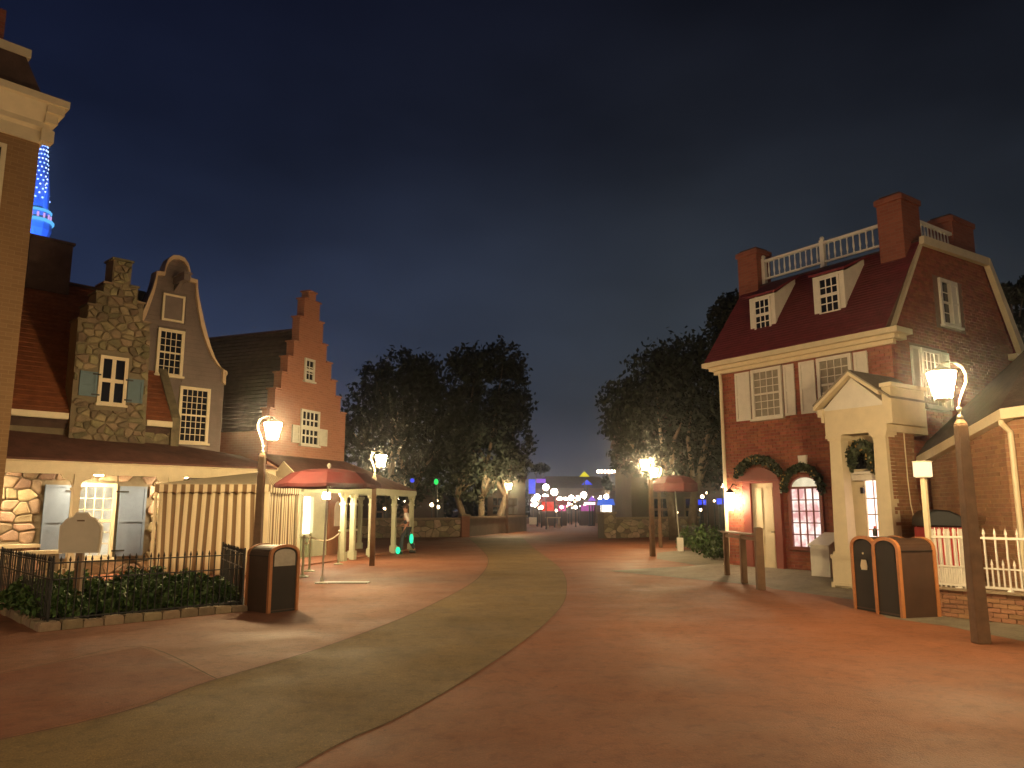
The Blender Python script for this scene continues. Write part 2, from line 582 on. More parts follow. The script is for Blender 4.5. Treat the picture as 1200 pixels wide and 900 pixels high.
def stone_wall(parent, mp, poly, holes, w, h, depth=.045, m='stone', limit=300, gap=.02):
    "random rubble: uneven many-sided field stones fitted together inside poly (a, z); each is a part"
    a0, a1 = min(p[0] for p in poly), max(p[0] for p in poly)
    z0, z1 = min(p[1] for p in poly), max(p[1] for p in poly)
    ok = lambda a, z: inside(poly, a, z) and not any(q[0] < a < q[1] and q[2] < z < q[3] for q in holes)
    seeds = []
    ni, nj = int((a1 - a0) / w) + 1, int((z1 - z0) / h) + 1
    for i in range(ni + 1):
        for j in range(nj + 1):
            if R.random() < .13:
                continue
            seeds.append((a0 + (i + R.uniform(-.42, .42) + (.5 if j % 2 else 0)) * w, z0 + (j + .5 + R.uniform(-.42, .42)) * h))
    n = 0
    k = w / h
    for sa, sz_ in seeds:
        if n >= limit or not ok(sa, sz_):
            continue
        lim = []
        for da, dz in ((1, 0), (-1, 0), (0, 1), (0, -1)):
            t = 0
            while t < w * 1.3 and ok(sa + da * (t + .02), sz_ + dz * (t + .02)):
                t += .02
            lim.append(t)
        pts = [(sa - lim[1], sz_ - lim[3]), (sa + lim[0], sz_ - lim[3]), (sa + lim[0], sz_ + lim[2]), (sa - lim[1], sz_ + lim[2])]
        for ta, tz in seeds:
            if (ta, tz) == (sa, sz_) or abs(ta - sa) > 3 * w or abs(tz - sz_) > 3 * h:
                continue
            # bisector in stretched space, pulled in by half the joint
            nx, nz = (ta - sa), (tz - sz_) * k * k
            mx_, mz_ = (ta + sa) / 2, (tz + sz_) / 2
            L = math.hypot(nx, nz)
            if L < 1e-6:
                continue
            nx, nz = nx / L, nz / L
            pts = clip_poly(pts, nx, nz, nx * mx_ + nz * mz_ - gap / 2)
            if len(pts) < 3:
                break
        if len(pts) < 3:
            continue
        ca, cz = sum(p[0] for p in pts) / len(pts), sum(p[1] for p in pts) / len(pts)
        ext = max(p[0] for p in pts) - min(p[0] for p in pts)
        exz = max(p[1] for p in pts) - min(p[1] for p in pts)
        if ext < .05 or exz < .04:
            continue
        # knock the corners off
        rnd = []
        for i in range(len(pts)):
            p, q = pts[i], pts[(i + 1) % len(pts)]
            c1, c2 = R.uniform(.06, .22), R.uniform(.78, .94)
            rnd += [(p[0] + (q[0] - p[0]) * c1, p[1] + (q[1] - p[1]) * c1), (p[0] + (q[0] - p[0]) * c2, p[1] + (q[1] - p[1]) * c2)]
        offset_quad_stone(mp, rnd, depth * R.uniform(.6, 1.25)).obj('stone', m, parent)
        n += 1

def brickwork(parent, mp, poly, holes, m, L=.215, H=.075, g=.010, d=.014, name='brickwork', pieces=0, mp_m=None, origin=None):
    "real bricks, running bond; up to `pieces` of them (lowest first) as parts, the rest as one stuff part"
    a0, a1 = min(p[0] for p in poly), max(p[0] for p in poly)
    z0, z1 = min(p[1] for p in poly), max(p[1] for p in poly)
    B = MB(mp)
    k, row, z = 0, 0, z0
    while z + H <= z1 + .02:
        a = a0 - (L / 2 if row % 2 else 0)
        zt = min(z + H - g, z1)
        while a < a1:
            l, r_ = max(a, a0), min(a + L - g, a1)
            a += L
            if r_ - l < .04:
                continue
            zc, am = (z + zt) / 2, (l + r_) / 2
            if not inside(poly, am, zc):
                continue
            if not inside(poly, l + .01, zc) or not inside(poly, r_ - .01, zc):
                ok = [t for t in range(9) if inside(poly, l + (r_ - l) * (t + .5) / 9, zc)]
                w = r_ - l
                l, r_ = l + w * ok[0] / 9, l + w * (ok[-1] + 1) / 9
            bad = False
            for q in holes:
                if r_ > q[0] and l < q[1] and zt > q[2] and z < q[3]:
                    if l < q[0] - .04:
                        r_ = q[0]
                    elif r_ > q[1] + .04:
                        l = q[1]
                    else:
                        bad = True
            if bad or r_ - l < .03:
                continue
            dd = d * R.uniform(.7, 1.3)
            if k < pieces:
                MB(mp).box(l, r_, -.01, dd, z, zt).obj('brick', mp_m or m, parent)
                k += 1
            else:
                B.box(l, r_, -.01, dd, z, zt)
        z += H
        row += 1
    if B.v:
        B.obj(name, m, parent, kind='stuff')

def window(parent, mp, a0, a1, z0, z1, cols, rows, fm='white', gm='glass', fw=.07, proud=.06, sill=True, split=True, name='window', label=None, pane_name='pane', mw=.018):
    b = MB(mp)
    b.box(a0 - fw, a0, -.02, proud, z0 - fw * .6, z1 + fw)
    b.box(a1, a1 + fw, -.02, proud, z0 - fw * .6, z1 + fw)
    b.box(a0, a1, -.02, proud - .003, z1, z1 + fw)
    b.box(a0, a1, -.02, proud - .003, z0 - fw * .6, z0)
    if split:
        zm = (z0 + z1) / 2
        b.box(a0, a1, -.01, proud * .75, zm - mw * 1.3, zm + mw * 1.3)
    w = b.obj(name, fm, parent, label=label)
    MB(mp).box(a0 - .005, a1 + .005, -.015, .012, z0 - .005, z1 + .005).obj(pane_name, gm, w)
    mu = MB(mp)
    for i in range(1, cols):
        a = a0 + (a1 - a0) * i / cols
        mu.box(a - mw / 2, a + mw / 2, 0, proud * .5, z0, z1)
    for i in range(1, rows):
        z = z0 + (z1 - z0) * i / rows
        if split and rows % 2 == 0 and i == rows // 2:
            continue
        mu.box(a0, a1, 0, proud * .5 - .003, z - mw / 2, z + mw / 2)
    if mu.v:
        mu.obj('muntin', fm, w)
    if sill:
        MB(mp).box(a0 - fw * 1.5, a1 + fw * 1.5, -.02, proud + .05, z0 - fw * .6 - .06, z0 - fw * .6 - .002).obj('sill', fm, w)
    return w

def shutter(parent, mp, a0, a1, z0, z1, m, hinges=None, label=None, proud=.05):
    b = MB(mp)
    b.box(a0, a1, -.005, proud - .018, z0, z1)
    f = min(.06, (a1 - a0) * .2)
    b.box(a0, a0 + f, -.005, proud, z0, z1)
    b.box(a1 - f, a1, -.005, proud, z0, z1)
    for z in (z0, (z0 + z1) / 2 - f / 2, z1 - f):
        b.box(a0 + f, a1 - f, -.005, proud - .002, z, z + f)
    s = b.obj('shutter', m, parent, label=label)
    if hinges:
        h = MB(mp)
        for z in (z0 + (z1 - z0) * .08, z0 + (z1 - z0) * .92):
            h.box(min(a0, hinges) if hinges < a0 else a1 - (a1 - a0) * .3, max(a1, hinges) if hinges > a1 else a0 + (a1 - a0) * .3, proud, proud + .012, z - .02, z + .02)
        h.obj('hinge', 'iron', s)
    return s

def leaves(b, pts, size, n_per=1, flat=0):
    for p in pts:
        for _ in range(n_per):
            s = size * R.uniform(.6, 1.3)
            ax = Vector((R.gauss(0, 1), R.gauss(0, 1), R.gauss(0, 1) + flat)).normalized()
            t = ax.orthogonal().normalized()
            t.rotate(Matrix.Rotation(R.uniform(0, 6.28), 3, ax))
            q = ax.cross(t)
            c = Vector(p)
            b.add([tuple(c - t * s), tuple(c + q * s * .55), tuple(c + t * s), tuple(c - q * s * .55)], [(0, 1, 2, 3)])

# ------------------------------------------------------------------ ground
GR = 700
g = MB()
g.add([(-GR, -GR, 0), (GR, -GR, 0), (GR, GR, 0), (-GR, GR, 0)], [(0, 1, 2, 3)])
struct(g.obj('ground', 'ground'))

def flat(name, pix, m, z):
    b = MB()
    pts = [p if isinstance(p, Vector) else G(*p) for p in pix]
    b.add([(p.x, p.y, z) for p in pts], [tuple(range(len(pts)))])
    return struct(b.obj(name, m))

def smooth_line(pts, k=6):
    "catmull-rom through ground points"
    out = []
    for i in range(len(pts) - 1):
        p0, p1, p2, p3 = pts[max(i - 1, 0)], pts[i], pts[i + 1], pts[min(i + 2, len(pts) - 1)]
        for j in range(k):
            t = j / k
            out.append(.5 * ((2 * p1) + (p2 - p0) * t + (2 * p0 - 5 * p1 + 4 * p2 - p3) * t * t + (3 * p1 - p0 - 3 * p2 + p3) * t ** 3))
    out.append(pts[-1])
    return out
left_edge = smooth_line([Vector((-14, -1.5, 0)), Vector((-7.5, 2.1, 0)), G(0, 868), G(250, 798), G(400, 752), G(500, 712), G(560, 678), G(572, 655), G(560, 640), G(548, 630)])
right_edge = smooth_line([Vector((-6, -8, 0)), Vector((-2.2, 1.6, 0)), G(350, 899), G(470, 840), G(560, 788), G(640, 730), G(664, 695), G(655, 665), G(625, 642), G(612, 630)])
pb = MB()
nn = max(len(left_edge), len(right_edge))
pts = []
for i in range(nn):
    a = left_edge[min(i, len(left_edge) - 1)]
    c = right_edge[min(i, len(right_edge) - 1)]
    pts += [(a.x, a.y, .004), (c.x, c.y, .004)]
pb.add(pts, [(2 * i, 2 * i + 1, 2 * i + 3, 2 * i + 2) for i in range(nn - 1)])
struct(pb.obj('path', 'path'))
# paler slab along the planter, with a darker red sheet laid beside it
flat('pavement', [(0, 790), (60, 778), (165, 758), (255, 797), (400, 752), (500, 712), (560, 678), (572, 655), (560, 640), (500, 645), (440, 655), (345, 690), (300, 716), (45, 742), (0, 717)], 'slab', .003)
flat('pavement', [(255, 797), (165, 758), (60, 778), (0, 790), Vector((-11, 6.5, 0)), Vector((-7.4, 5.2, 0)), (0, 866), (120, 838)], 'dark_red_area', .003)
# grey walk along the right-hand houses
HX, HY = 5.571, 20.149
dh = Vector((.5693, -.8221, 0))
nh = Vector((.8221, .5693, 0))
def HF(s, y, z=0):
    return Vector((HX, HY, 0)) + dh * s + nh * y + Vector((0, 0, z))
flat('sidewalk', [G(770, 655), G(850, 668), G(905, 690), G(1000, 703), G(1040, 724.5), G(1110, 734), G(1200, 752), G(1330, 782), Vector((13, 9, 0)), Vector((16, 20, 0)), Vector((8, 33, 0)), G(770, 648)], 'grey_walk', .004)
rb = MB()
ss = [-2.2, -1.6, -.9, -.3, 1, 2.5, 4.0, 6.6]
outs = [-2.2, -1.3, -.5, 0, 7]
def rz(s, o):
    k = max(0, min(1, (s + 2.0) / 1.6))
    k2 = max(0, min(1, (o + 2.0) / 1.7))
    return .008 + .205 * k * k2
pp = [tuple(HF(s, o, rz(s, o))) for s in ss for o in outs]
no = len(outs)
rb.add(pp, [(i * no + j, (i + 1) * no + j, (i + 1) * no + j + 1, i * no + j + 1) for i in range(len(ss) - 1) for j in range(no - 1)])
struct(rb.obj('sidewalk', 'grey_walk'))
jn = MB()
# joints along the path edges, and a dark strip for picket shadows on the slab
def joint(line, w=.014):
    b = MB()
    pts = []
    for i, p in enumerate(line):
        q0, q1 = line[max(i - 1, 0)], line[min(i + 1, len(line) - 1)]
        d = (q1 - q0).normalized()
        nn_ = Vector((-d.y, d.x, 0)) * w / 2
        pts += [(p.x - nn_.x, p.y - nn_.y, .0085), (p.x + nn_.x, p.y + nn_.y, .0085)]
    b.add(pts, [(2 * i, 2 * i + 1, 2 * i + 3, 2 * i + 2) for i in range(len(line) - 1)])
    struct(b.obj('joint_and_shadow_strip', 'joint'))
joint(left_edge)
joint(right_edge, .006)
joint(smooth_line([G(255, 797), G(165, 758), G(60, 778), G(-20, 794)]), .012)  # dark strip drawn in place of the fence picket shadows
struct(flat('ground', [Vector((-40, -30, 0)), Vector((-11, -30, 0)), Vector((-11, 5, 0)), Vector((-40, 5, 0))], 'dark_red_area', .003))

front = lambda a, o, z: (a, -o, z)
A43 = math.radians(47)

# ------------------------------------------------------------------ corner building, far left
cb = thing('corner_building', 'tall brown brick building with deep cream cornice cut off by the left frame edge', 'building', (-9.194, 14.0, 0), A43)
MB().box(-5, 0, 0, 6, 0, 8.62).obj('wall', 'brick_brown', cb)
c = MB()
prof = [(0, 8.62), (.05, 8.62), (.05, 8.86), (.12, 8.92), (.12, 9.02), (.30, 9.34), (.36, 9.36), (.36, 9.50), (0, 9.50)]
c.prism_x([(-o, z) for o, z in prof], -5.2, .0)
for o0, o1, z0, z1 in [(0, .05, 8.62, 8.86), (0, .12, 8.86, 9.02), (0, .22, 9.02, 9.2), (0, .30, 9.2, 9.36), (0, .36, 9.36, 9.5)]:
    c.box(0.001, o1, -o1, 6, z0, z1)
c.obj('cornice', 'cream', cb)
MB().box(-.02, .2, -.14, .1, 8.66, 8.9).obj('bracket', 'cream', cb)
MB().prism([(-5, 9.5), (.02, 9.5), (-.38, 10.28), (-5, 10.28)], .0, 6).obj('roof', 'roof_dark', cb)
MB().box(-5, -.3, -.02, 6, 10.285, 10.46).obj('roof_trim', 'cream', cb)
MB().box(-1.6, -.72, .3, 1.2, 10.46, 11.25).obj('chimney', 'brick_chim', cb)
for z0, z1 in ((6.2, 8.32), (2.6, 4.6)):
    window(cb, front, -1.5, -.62, z0, z1, 3, 4, 'cream', 'glass', .08)

# ------------------------------------------------------------------ field stone house
row = (-10.472, 19.5, 0)
sh = thing('stone_house', 'small fieldstone house with stepped stone gable, orange roof and long porch', 'house', row, A43)
MB().box(-4.2, 1.95, 0, 3, 0, 3.8).obj('wall', 'mortar', sh)
lowholes = [(-1.2, 1.3, .3, 2.3)]
stone_wall(sh, front, [(-4.0, .02), (1.9, .02), (1.9, 2.55), (-4.0, 2.55)], lowholes, .34, .25, .06, 'stone', 150, .026)
gpoly = [(-.80, 3.3), (-.83, 6.3), (-.64, 6.3), (-.64, 6.72), (-.46, 6.72), (-.46, 7.08), (-.30, 7.08), (-.30, 7.36), (-.12, 7.36), (-.12, 8.05),
         (.34, 8.05), (.34, 7.4), (.54, 7.4), (.54, 7.0), (.72, 7.0), (.72, 6.5), (.90, 6.5), (.95, 6.1), (1.02, 3.3)]
MB().prism(gpoly, -.22, .32).obj('gable', 'mortar', sh)
gf = lambda a, o, z: (a, -.22 - o, z)
stone_wall(sh, gf, gpoly, [(-.72, .88, 4.36, 5.04), (-.28, .48, 4.1, 5.6)], .215, .165, .05, 'stone_grey', 230, .022)
stone_wall(sh, front, [(1.02, 2.9), (1.93, 2.9), (1.93, 3.78), (1.02, 3.78)], [], .3, .2, .04, 'stone_grey', 20)
for x0, x1, z in [(-.86, -.62, 6.3), (-.67, -.44, 6.72), (-.49, -.28, 7.08), (-.33, -.1, 7.36), (-.16, .38, 8.05), (.32, .57, 7.4), (.52, .75, 7.0), (.7, .93, 6.5)]:
    MB().box(x0, x1, -.27, .36, z, z + .05).obj('coping_stone', 'stone_grey', sh)
MB().prism([(-.6, 3.9), (.8, 3.9), (.1, 6.9)], .32, 2.5).obj('dormer_roof', 'roof_dark', sh)
def course_roof(name, x0, x1, y0, z0, y1, z1, n, m, parent, th=.05, x0b=None, x1b=None, kind=None):
    "lapped courses climbing from the eave (y0, z0) to the ridge (y1, z1)"
    b = MB()
    d = Vector((0, y1 - y0, z1 - z0))
    up = Vector((0, -(z1 - z0), y1 - y0)).normalized()
    if up.z < 0:
        up = -up
    for i in range(n):
        t0, t1 = i / n, (i + 1) / n
        a = Vector((0, y0, z0)) + d * t0
        c_ = Vector((0, y0, z0)) + d * min(1, t1 + .25 / n)
        xa, xb = x0, x1
        if x0b is not None:
            xa = x0 + (x0b - x0) * t0
            xb = x1 + (x1b - x1) * t0
        lo, hi = up * th, up * (th * .3)
        b.hexa([(xa, a.y, a.z), (xb, a.y, a.z), (xb, c_.y, c_.z), (xa, c_.y, c_.z)],
               [(xa, a.y + lo.y, a.z + lo.z), (xb, a.y + lo.y, a.z + lo.z), (xb, c_.y + hi.y, c_.z + hi.z), (xa, c_.y + hi.y, c_.z + hi.z)])
    return b.obj(name, m, parent, kind=kind)
course_roof('roof', -4.3, 1.72, -.16, 3.9, 3.0, 8.0, 30, 'roof_orange', sh)
MB().prism_x([(-.10, 3.7), (3.0, 7.9), (3.0, 7.3), (.2, 3.3)], -4.3, 1.70).obj('roof_deck', 'roof_dark', sh)
MB().prism_x([(3.0, 8.0), (6, 4), (3, 4)], -4.3, 1.7).obj('roof', 'roof_dark', sh, label='dark rear slope of the roof')
MB().box(-4.3, 1.72, 2.9, 3.12, 7.98, 8.06).obj('ridge_cap', 'roof_dark', sh)
# stone parapet up the right-hand verge
MB().prism_x([(-.14, 3.25), (-.14, 4.05), (3.0, 8.25), (3.0, 7.6), (.3, 3.25)], 1.72, 1.95).obj('parapet', 'stone_grey', sh)
for x0, x1 in ((-4.3, -.84), (1.03, 1.70)):
    MB().box(x0, x1, -.24, -.12, 3.78, 3.93).obj('eave_board', 'cream', sh)
MB().box(-1.35, -.28, 2.6, 3.6, 7.6, 9.05).obj('chimney', 'brick_chim', sh, label='wide dark chimney on the ridge').data.materials[0] = M['roof_dark']
MB().box(-1.40, -.23, 2.55, 3.65, 9.052, 9.12).obj('chimney_cap', 'roof_dark', sh)
window(sh, gf, -.16, .36, 4.3, 5.4, 2, 2, 'cream', 'glass', .085, .05, True, False, mw=.10)
shutter(sh, gf, -.68, -.27, 4.40, 5.02, 'teal_shut', -.2)
shutter(sh, gf, .47, .86, 4.34, 4.96, 'teal_shut', .4)
window(sh, front, -.44, .40, .47, 2.16, 4, 6, 'cream', 'lit_cream', .09, .07, mw=.025, label='brightly lit ground floor window')
shutter(sh, lambda a, o, z: (a, -o - .06, z), -1.16, -.53, .43, 2.19, 'blue', -.45)
shutter(sh, lambda a, o, z: (a, -o - .06, z), .56, 1.22, .43, 2.19, 'blue', .45)
MB(front).box(-4.0, -1.22, .0, .35, .72, .80).obj('ledge', 'cream', sh)
# porch along the front
EV = -1.4
course = MB()
course.plate([(-4.6, EV - .12, 2.74), (4.15, EV - .12, 2.74), (4.3, 1.0, 3.22), (1.95, .02, 3.34), (-4.6, .02, 3.52)], .05)
course.obj('porch_roof', 'roof_purple', sh)
MB().plate([(4.15, EV - .12, 2.735), (4.8, -.3, 2.72), (4.3, 1.0, 3.2)], .05).obj('porch_roof', 'roof_purple', sh)
MB().box(-4.6, 4.15, EV - .04, EV + .02, 2.44, 2.66).box(-4.6, 4.18, EV - .09, EV + .04, 2.662, 2.73).box(-4.6, 4.16, EV - .06, EV + .03, 2.40, 2.438).obj('porch_fascia', 'cream', sh)
MB().box(-4.6, 4.1, EV + .025, -.06, 2.46, 2.50).obj('porch_ceiling', 'cream', sh)
def porch_post(parent, x, y, z1, m='cream', r=.06, br=True):
    b = MB()
    b.box(x - r, x + r, y - r, y + r, 0, z1)
    b.box(x - r * 1.5, x + r * 1.5, y - r * 1.5, y + r * 1.5, 0.0, .28)
    b.box(x - r * 1.35, x + r * 1.35, y - r * 1.35, y + r * 1.35, z1 - .36, z1 - .30)
    o = b.obj('post', m, parent)
    if br:
        k = MB()
        for s in (-1, 1):
            k.prism([(x + s * r, z1), (x + s * (r + .28), z1), (x + s * (r + .22), z1 - .1), (x + s * (r + .07), z1 - .14), (x + s * r, z1 - .30)], y - .035, y + .035)
        k.obj('bracket', m, o)
for x in (-.90, 1.25, 3.6):
    porch_post(sh, x, EV, 2.40, 'cream', .075)
for x in (-2.6, -.2, 1.9):
    MB().lathe([(.13, 0), (.14, .015), (.14, .034)], 12, (x, -.62, 2.425)).obj('assumed_soffit_lamp', 'lamp_dim', sh)  # lamps not seen, assumed from the brightly lit porch wall
# low stone wall under the porch rail
for x0, x1 in ((-3.2, -1.15),):
    MB().box(x0, x1, EV - .1, EV + .1, 0, .62).obj('low_wall', 'mortar', sh)
    stone_wall(sh, lambda a, o, z: (a, EV - .1 - o, z), [(x0, .02), (x1, .02), (x1, .62), (x0, .62)], [], .3, .2, .04, 'stone', 22)
    MB().box(x0, x1 + .03, EV - .16, EV + .14, .622, .70).obj('wall_cap', 'cream', sh)

# ------------------------------------------------------------------ grey clapboard house with bell gable
gh = thing('clapboard_house', 'mauve-grey clapboard house with pale-trimmed bell-shaped gable', 'house', row, A43)
CX = 2.03
half = [(0, 8.95), (.16, 8.92), (.29, 8.78), (.36, 8.58), (.39, 8.36), (.60, 8.34), (.62, 8.10), (.68, 7.80), (.78, 7.45), (.90, 7.05), (1.02, 6.7), (1.15, 6.36), (1.30, 6.05), (1.50, 5.80), (1.66, 5.72)]
outl = [(CX + h, z) for h, z in half]
outl_l = [(CX - h, z) for h, z in half[1:]]
poly = [(CX + 1.66, 0)] + outl[::-1] + outl_l + [(CX - 1.66, 0)]
MB().prism(poly, 1.02, 1.28).obj('wall', 'clapboard', gh)
MB().box(CX - 1.6, CX + 1.66, 1.28, 5, 0, 5.5).obj('wall', 'clapboard', gh)
rp = [(CX - 1.6, 5.5), (CX + 1.6, 5.5), (CX + .9, 6.7), (CX + .1, 8.2), (CX - .1, 8.2), (CX - .9, 6.7)]
MB().prism(rp, 1.29, 5.2).obj('roof', 'roof_dark', gh)
ghf = lambda a, o, z: (a, 1.0 - o, z)
bd = MB(ghf)
z = 2.9
gholes = [(1.63, 2.37, 6.92, 7.80), (1.60, 2.40, 5.30, 6.75), (2.34, 3.28, 3.40, 5.15)]
while z < 8.85:
    zc = z + .07
    xs = [x for x in [CX - 1.66 + i * .02 for i in range(167)] if inside(poly, x, zc) and inside(poly, x, z + .13)]
    if xs:
        segs = [(min(xs) + .02, max(xs) - .02)]
        for q in gholes:
            if zc > q[2] and zc < q[3]:
                ns = []
                for a0, a1 in segs:
                    if q[0] > a0:
                        ns.append((a0, min(a1, q[0])))
                    if q[1] < a1:
                        ns.append((max(a0, q[1]), a1))
                segs = ns
        for a0, a1 in segs:
            bd.add([(a0, -.01, z), (a1, -.01, z), (a1, .025, z), (a0, .025, z), (a0, -.01, z + .13), (a1, -.01, z + .13), (a1, .006, z + .13), (a0, .006, z + .13)],
                   [(0, 3, 2, 1), (4, 5, 6, 7), (0, 1, 5, 4), (1, 2, 6, 5), (2, 3, 7, 6), (3, 0, 4, 7)])
    z += .13
bd.obj('clapboards', 'clapboard', gh, kind='stuff')
tr = MB()
full = [(CX + 1.66, 5.3)] + outl[::-1] + outl_l + [(CX - 1.66, 5.3)]
def rim(b, line, cx, cz, w, y0, y1):
    q = []
    for x, z in line:
        v = Vector((cx - x, cz - z))
        v = v.normalized() * w
        q.append((x + v.x, z + v.y))
    for i in range(len(line) - 1):
        b.prism([line[i], line[i + 1], q[i + 1], q[i]], y0, y1)
rim(tr, full, CX, 6.6, .12, .90, 1.30)
tr.ball((CX + 1.64, .98, 5.66), .1, 8, 5)
tr.obj('gable_trim', 'cream', gh).data.materials[0] = mat('trim_buff', (.56, .40, .25), .6, .1, 5)
hb = MB().box(CX - .09, CX + .09, .25, 1.0, 8.06, 8.24).box(CX - .12, CX + .12, .20, 1.0, 8.242, 8.29)
hb.prism_x([(1.0, 7.85), (1.0, 8.05), (.6, 8.05)], CX - .05, CX + .05)
hb.obj('hoist_beam', 'clapboard', gh)
hk = MB(ghf)
hk.box(1.74, 2.26, 0, .03, 7.02, 7.70)
hk.obj('hatch', 'clapboard', gh)
fr = MB(ghf)
for a0, a1, z0, z1 in ((1.68, 1.74, 6.96, 7.76), (2.26, 2.32, 6.96, 7.76), (1.74, 2.26, 7.70, 7.757), (1.74, 2.26, 6.963, 7.02)):
    fr.box(a0, a1, 0, .06, z0, z1)
fr.obj('hatch_frame', 'cream', gh)
window(gh, ghf, 1.70, 2.30, 5.44, 6.64, 4, 6, 'cream', 'glass', .085)
window(gh, ghf, 2.44, 3.18, 3.56, 5.04, 5, 8, 'cream', 'glass', .085)

# ------------------------------------------------------------------ orange brick house with stepped gable
A22 = math.radians(68)
oh = thing('stepped_house', 'orange brick house with crow-stepped gable and pale shuttered windows', 'house', (-6.11, 28.0, 0), A22)
steps = [(-4.17, 3.0), (-4.17, 4.75)]
xl = [-4.17, -3.95, -3.68, -3.40, -3.13, -2.88, -2.66]
zl = [4.75, 5.42, 6.0, 6.58, 7.15, 8.05, 8.75]
op = [(-4.17, 0)]
for x, z in zip(xl, zl):
    op += [(x, op[-1][1] if len(op) > 1 else z), (x, z)]
op += [(-2.45, 8.75), (-2.45, 9.05), (-2.05, 9.05), (-2.05, 8.75)]
xr = [-1.80, -1.55, -1.20, -.86, -.48, -.14, 0]
zr = [8.75, 7.55, 6.85, 6.18, 5.62, 5.02, 5.02]
zr2 = [8.05, 7.3, 6.7, 6.1, 5.5, 5.02]
pz = 8.75
for x, z in zip([-1.80, -1.56, -1.30, -.98, -.66, -.34], [8.1, 7.35, 6.75, 6.15, 5.6, 5.05]):
    op += [(x, pz), (x, z)]
    pz = z
op += [(0, 5.05), (0, 0)]
cl = [op[0]]
for p in op[1:]:
    if (Vector(p) - Vector(cl[-1])).length > .01:
        cl.append(p)
op = cl
MB().prism(op, 0, .3).obj('gable_wall', 'brick_orange', oh)
for i in range(len(op) - 1):
    (x0, z0), (x1, z1) = op[i], op[i + 1]
    if abs(z0 - z1) < .01 and z0 > 3:
        MB().box(min(x0, x1) - .03, max(x0, x1) + .03, -.05, .35, z0, z0 + .05).obj('coping_stone', 'brick_orange', oh)
MB().box(-4.12, -.05, .3, 6, 0, 4.4).obj('wall', 'brick_orange', oh)
def slope(name, p0, p1, p2, p3, n, m, parent, th=.045):
    "lapped courses between eave p0-p1 and ridge p3-p2"
    p0, p1, p2, p3 = map(Vector, (p0, p1, p2, p3))
    up = (p1 - p0).cross(p3 - p0).normalized()
    if up.z < 0:
        up = -up
    b = MB()
    for i in range(n):
        t0, t1 = i / n, min(1, (i + 1.3) / n)
        a, b_, c_, d_ = p0.lerp(p3, t0), p1.lerp(p2, t0), p1.lerp(p2, t1), p0.lerp(p3, t1)
        b.hexa([a, b_, c_, d_], [a + up * th, b_ + up * th, c_ + up * th * .3, d_ + up * th * .3])
    return b.obj(name, m, parent)
slope('roof', (-4.32, .3, 4.05), (-4.32, 6, 4.05), (-2.25, 6, 7.75), (-2.25, .3, 7.75), 26, 'roof_dark', oh)
slope('roof', (.1, .3, 4.05), (.1, 6, 4.05), (-2.25, 6, 7.75), (-2.25, .3, 7.75), 26, 'roof_dark', oh)
MB().box(-2.33, -2.17, .3, 6, 7.74, 7.82).obj('ridge_cap', 'roof_dark', oh)
MB().prism([(-4.1, 4.38), (-.05, 4.38), (-2.25, 7.6)], 5.5, 5.8).obj('rear_gable', 'brick_orange', oh)
window(oh, front, -2.46, -2.08, 5.98, 6.62, 2, 3, 'pale_shut', 'glass', .08, mw=.035)
window(oh, front, -2.54, -1.68, 3.80, 4.86, 4, 4, 'pale_shut', 'glass', .08, mw=.055)
shutter(oh, front, -3.04, -2.66, 3.78, 4.36, 'pale_shut')
shutter(oh, front, -1.56, -1.12, 3.78, 4.36, 'pale_shut')
# shop front under the porch
MB(front).box(-3.9, -2.5, .01, .10, 0, 2.3).box(-1.80, -1.02, .01, .10, 0, 2.3).box(-2.5, -1.8, .01, .095, 2.08, 2.3).box(-2.5, -1.8, .01, .095, 0, .70).obj('shop_front', 'green_paint', oh)
window(oh, front, -2.42, -1.88, .80, 2.02, 1, 1, 'green_paint', 'lit_white', .06, .14, split=False, label='bright white shop window')
pn = MB(front)
for i in range(6):
    pn.box(-2.46 + i * .105, -2.38 + i * .105, .09, .12, .06, .66)
pn.obj('slat', 'green_dark', oh, kind='stuff')
dn = MB(front).box(-.92, .02, .01, .10, 0, 2.25)
dr_ = dn.obj('door', mat('door_brown', (.23, .10, .05), .55, .15, 3), oh, label='brown wooden door with arched light')
arch = [(-.62, 1.02), (-.26, 1.02), (-.26, 1.62)] + [(-.44 + .18 * math.cos(t), 1.62 + .26 * math.sin(t)) for t in [i * PI / 8 for i in range(1, 8)]] + [(-.62, 1.62)]
MB().prism(arch, -.13, -.09).obj('door_light', 'sign', dr_)
# covered porch in front of it
cpv = thing('covered_porch', 'cream-posted open porch beneath a low dark roof left of the path', 'porch', (-5.3, 24.9, 0), math.radians(78))
b = MB()
W_ = lambda p: tuple(cpv.matrix_basis.inverted() @ Vector(p))
bpy.context.view_layer.update()
mi = (Matrix.Translation((-5.3, 24.9, 0)) @ Matrix.Rotation(math.radians(78), 4, 'Z')).inverted()
mo_ = Matrix.Translation((-6.11, 28.0, 0)) @ Matrix.Rotation(A22, 4, 'Z')
fl_ = mi @ (mo_ @ Vector((-4.6, -.02, 3.32)))
fr_ = mi @ (mo_ @ Vector((.1, -.02, 3.32)))
fb_ = mi @ (mo_ @ Vector((.6, 2.2, 3.2)))
e0, e1 = Vector((-3.1, -.12, 2.34)), Vector((6.5, -.12, 2.34))
MB().plate([e0, e1, fr_, fl_], .06).plate([e1, (6.6, 2.6, 2.34), fb_, fr_], .06).obj('roof', 'roof_purple', cpv)
MB().box(-3.1, 6.5, -.11, -.03, 2.16, 2.32).box(6.44, 6.52, -.03, 2.6, 2.16, 2.32).box(-3.1, 6.46, -.08, 0, 2.10, 2.158).obj('fascia', 'green_paint', cpv)
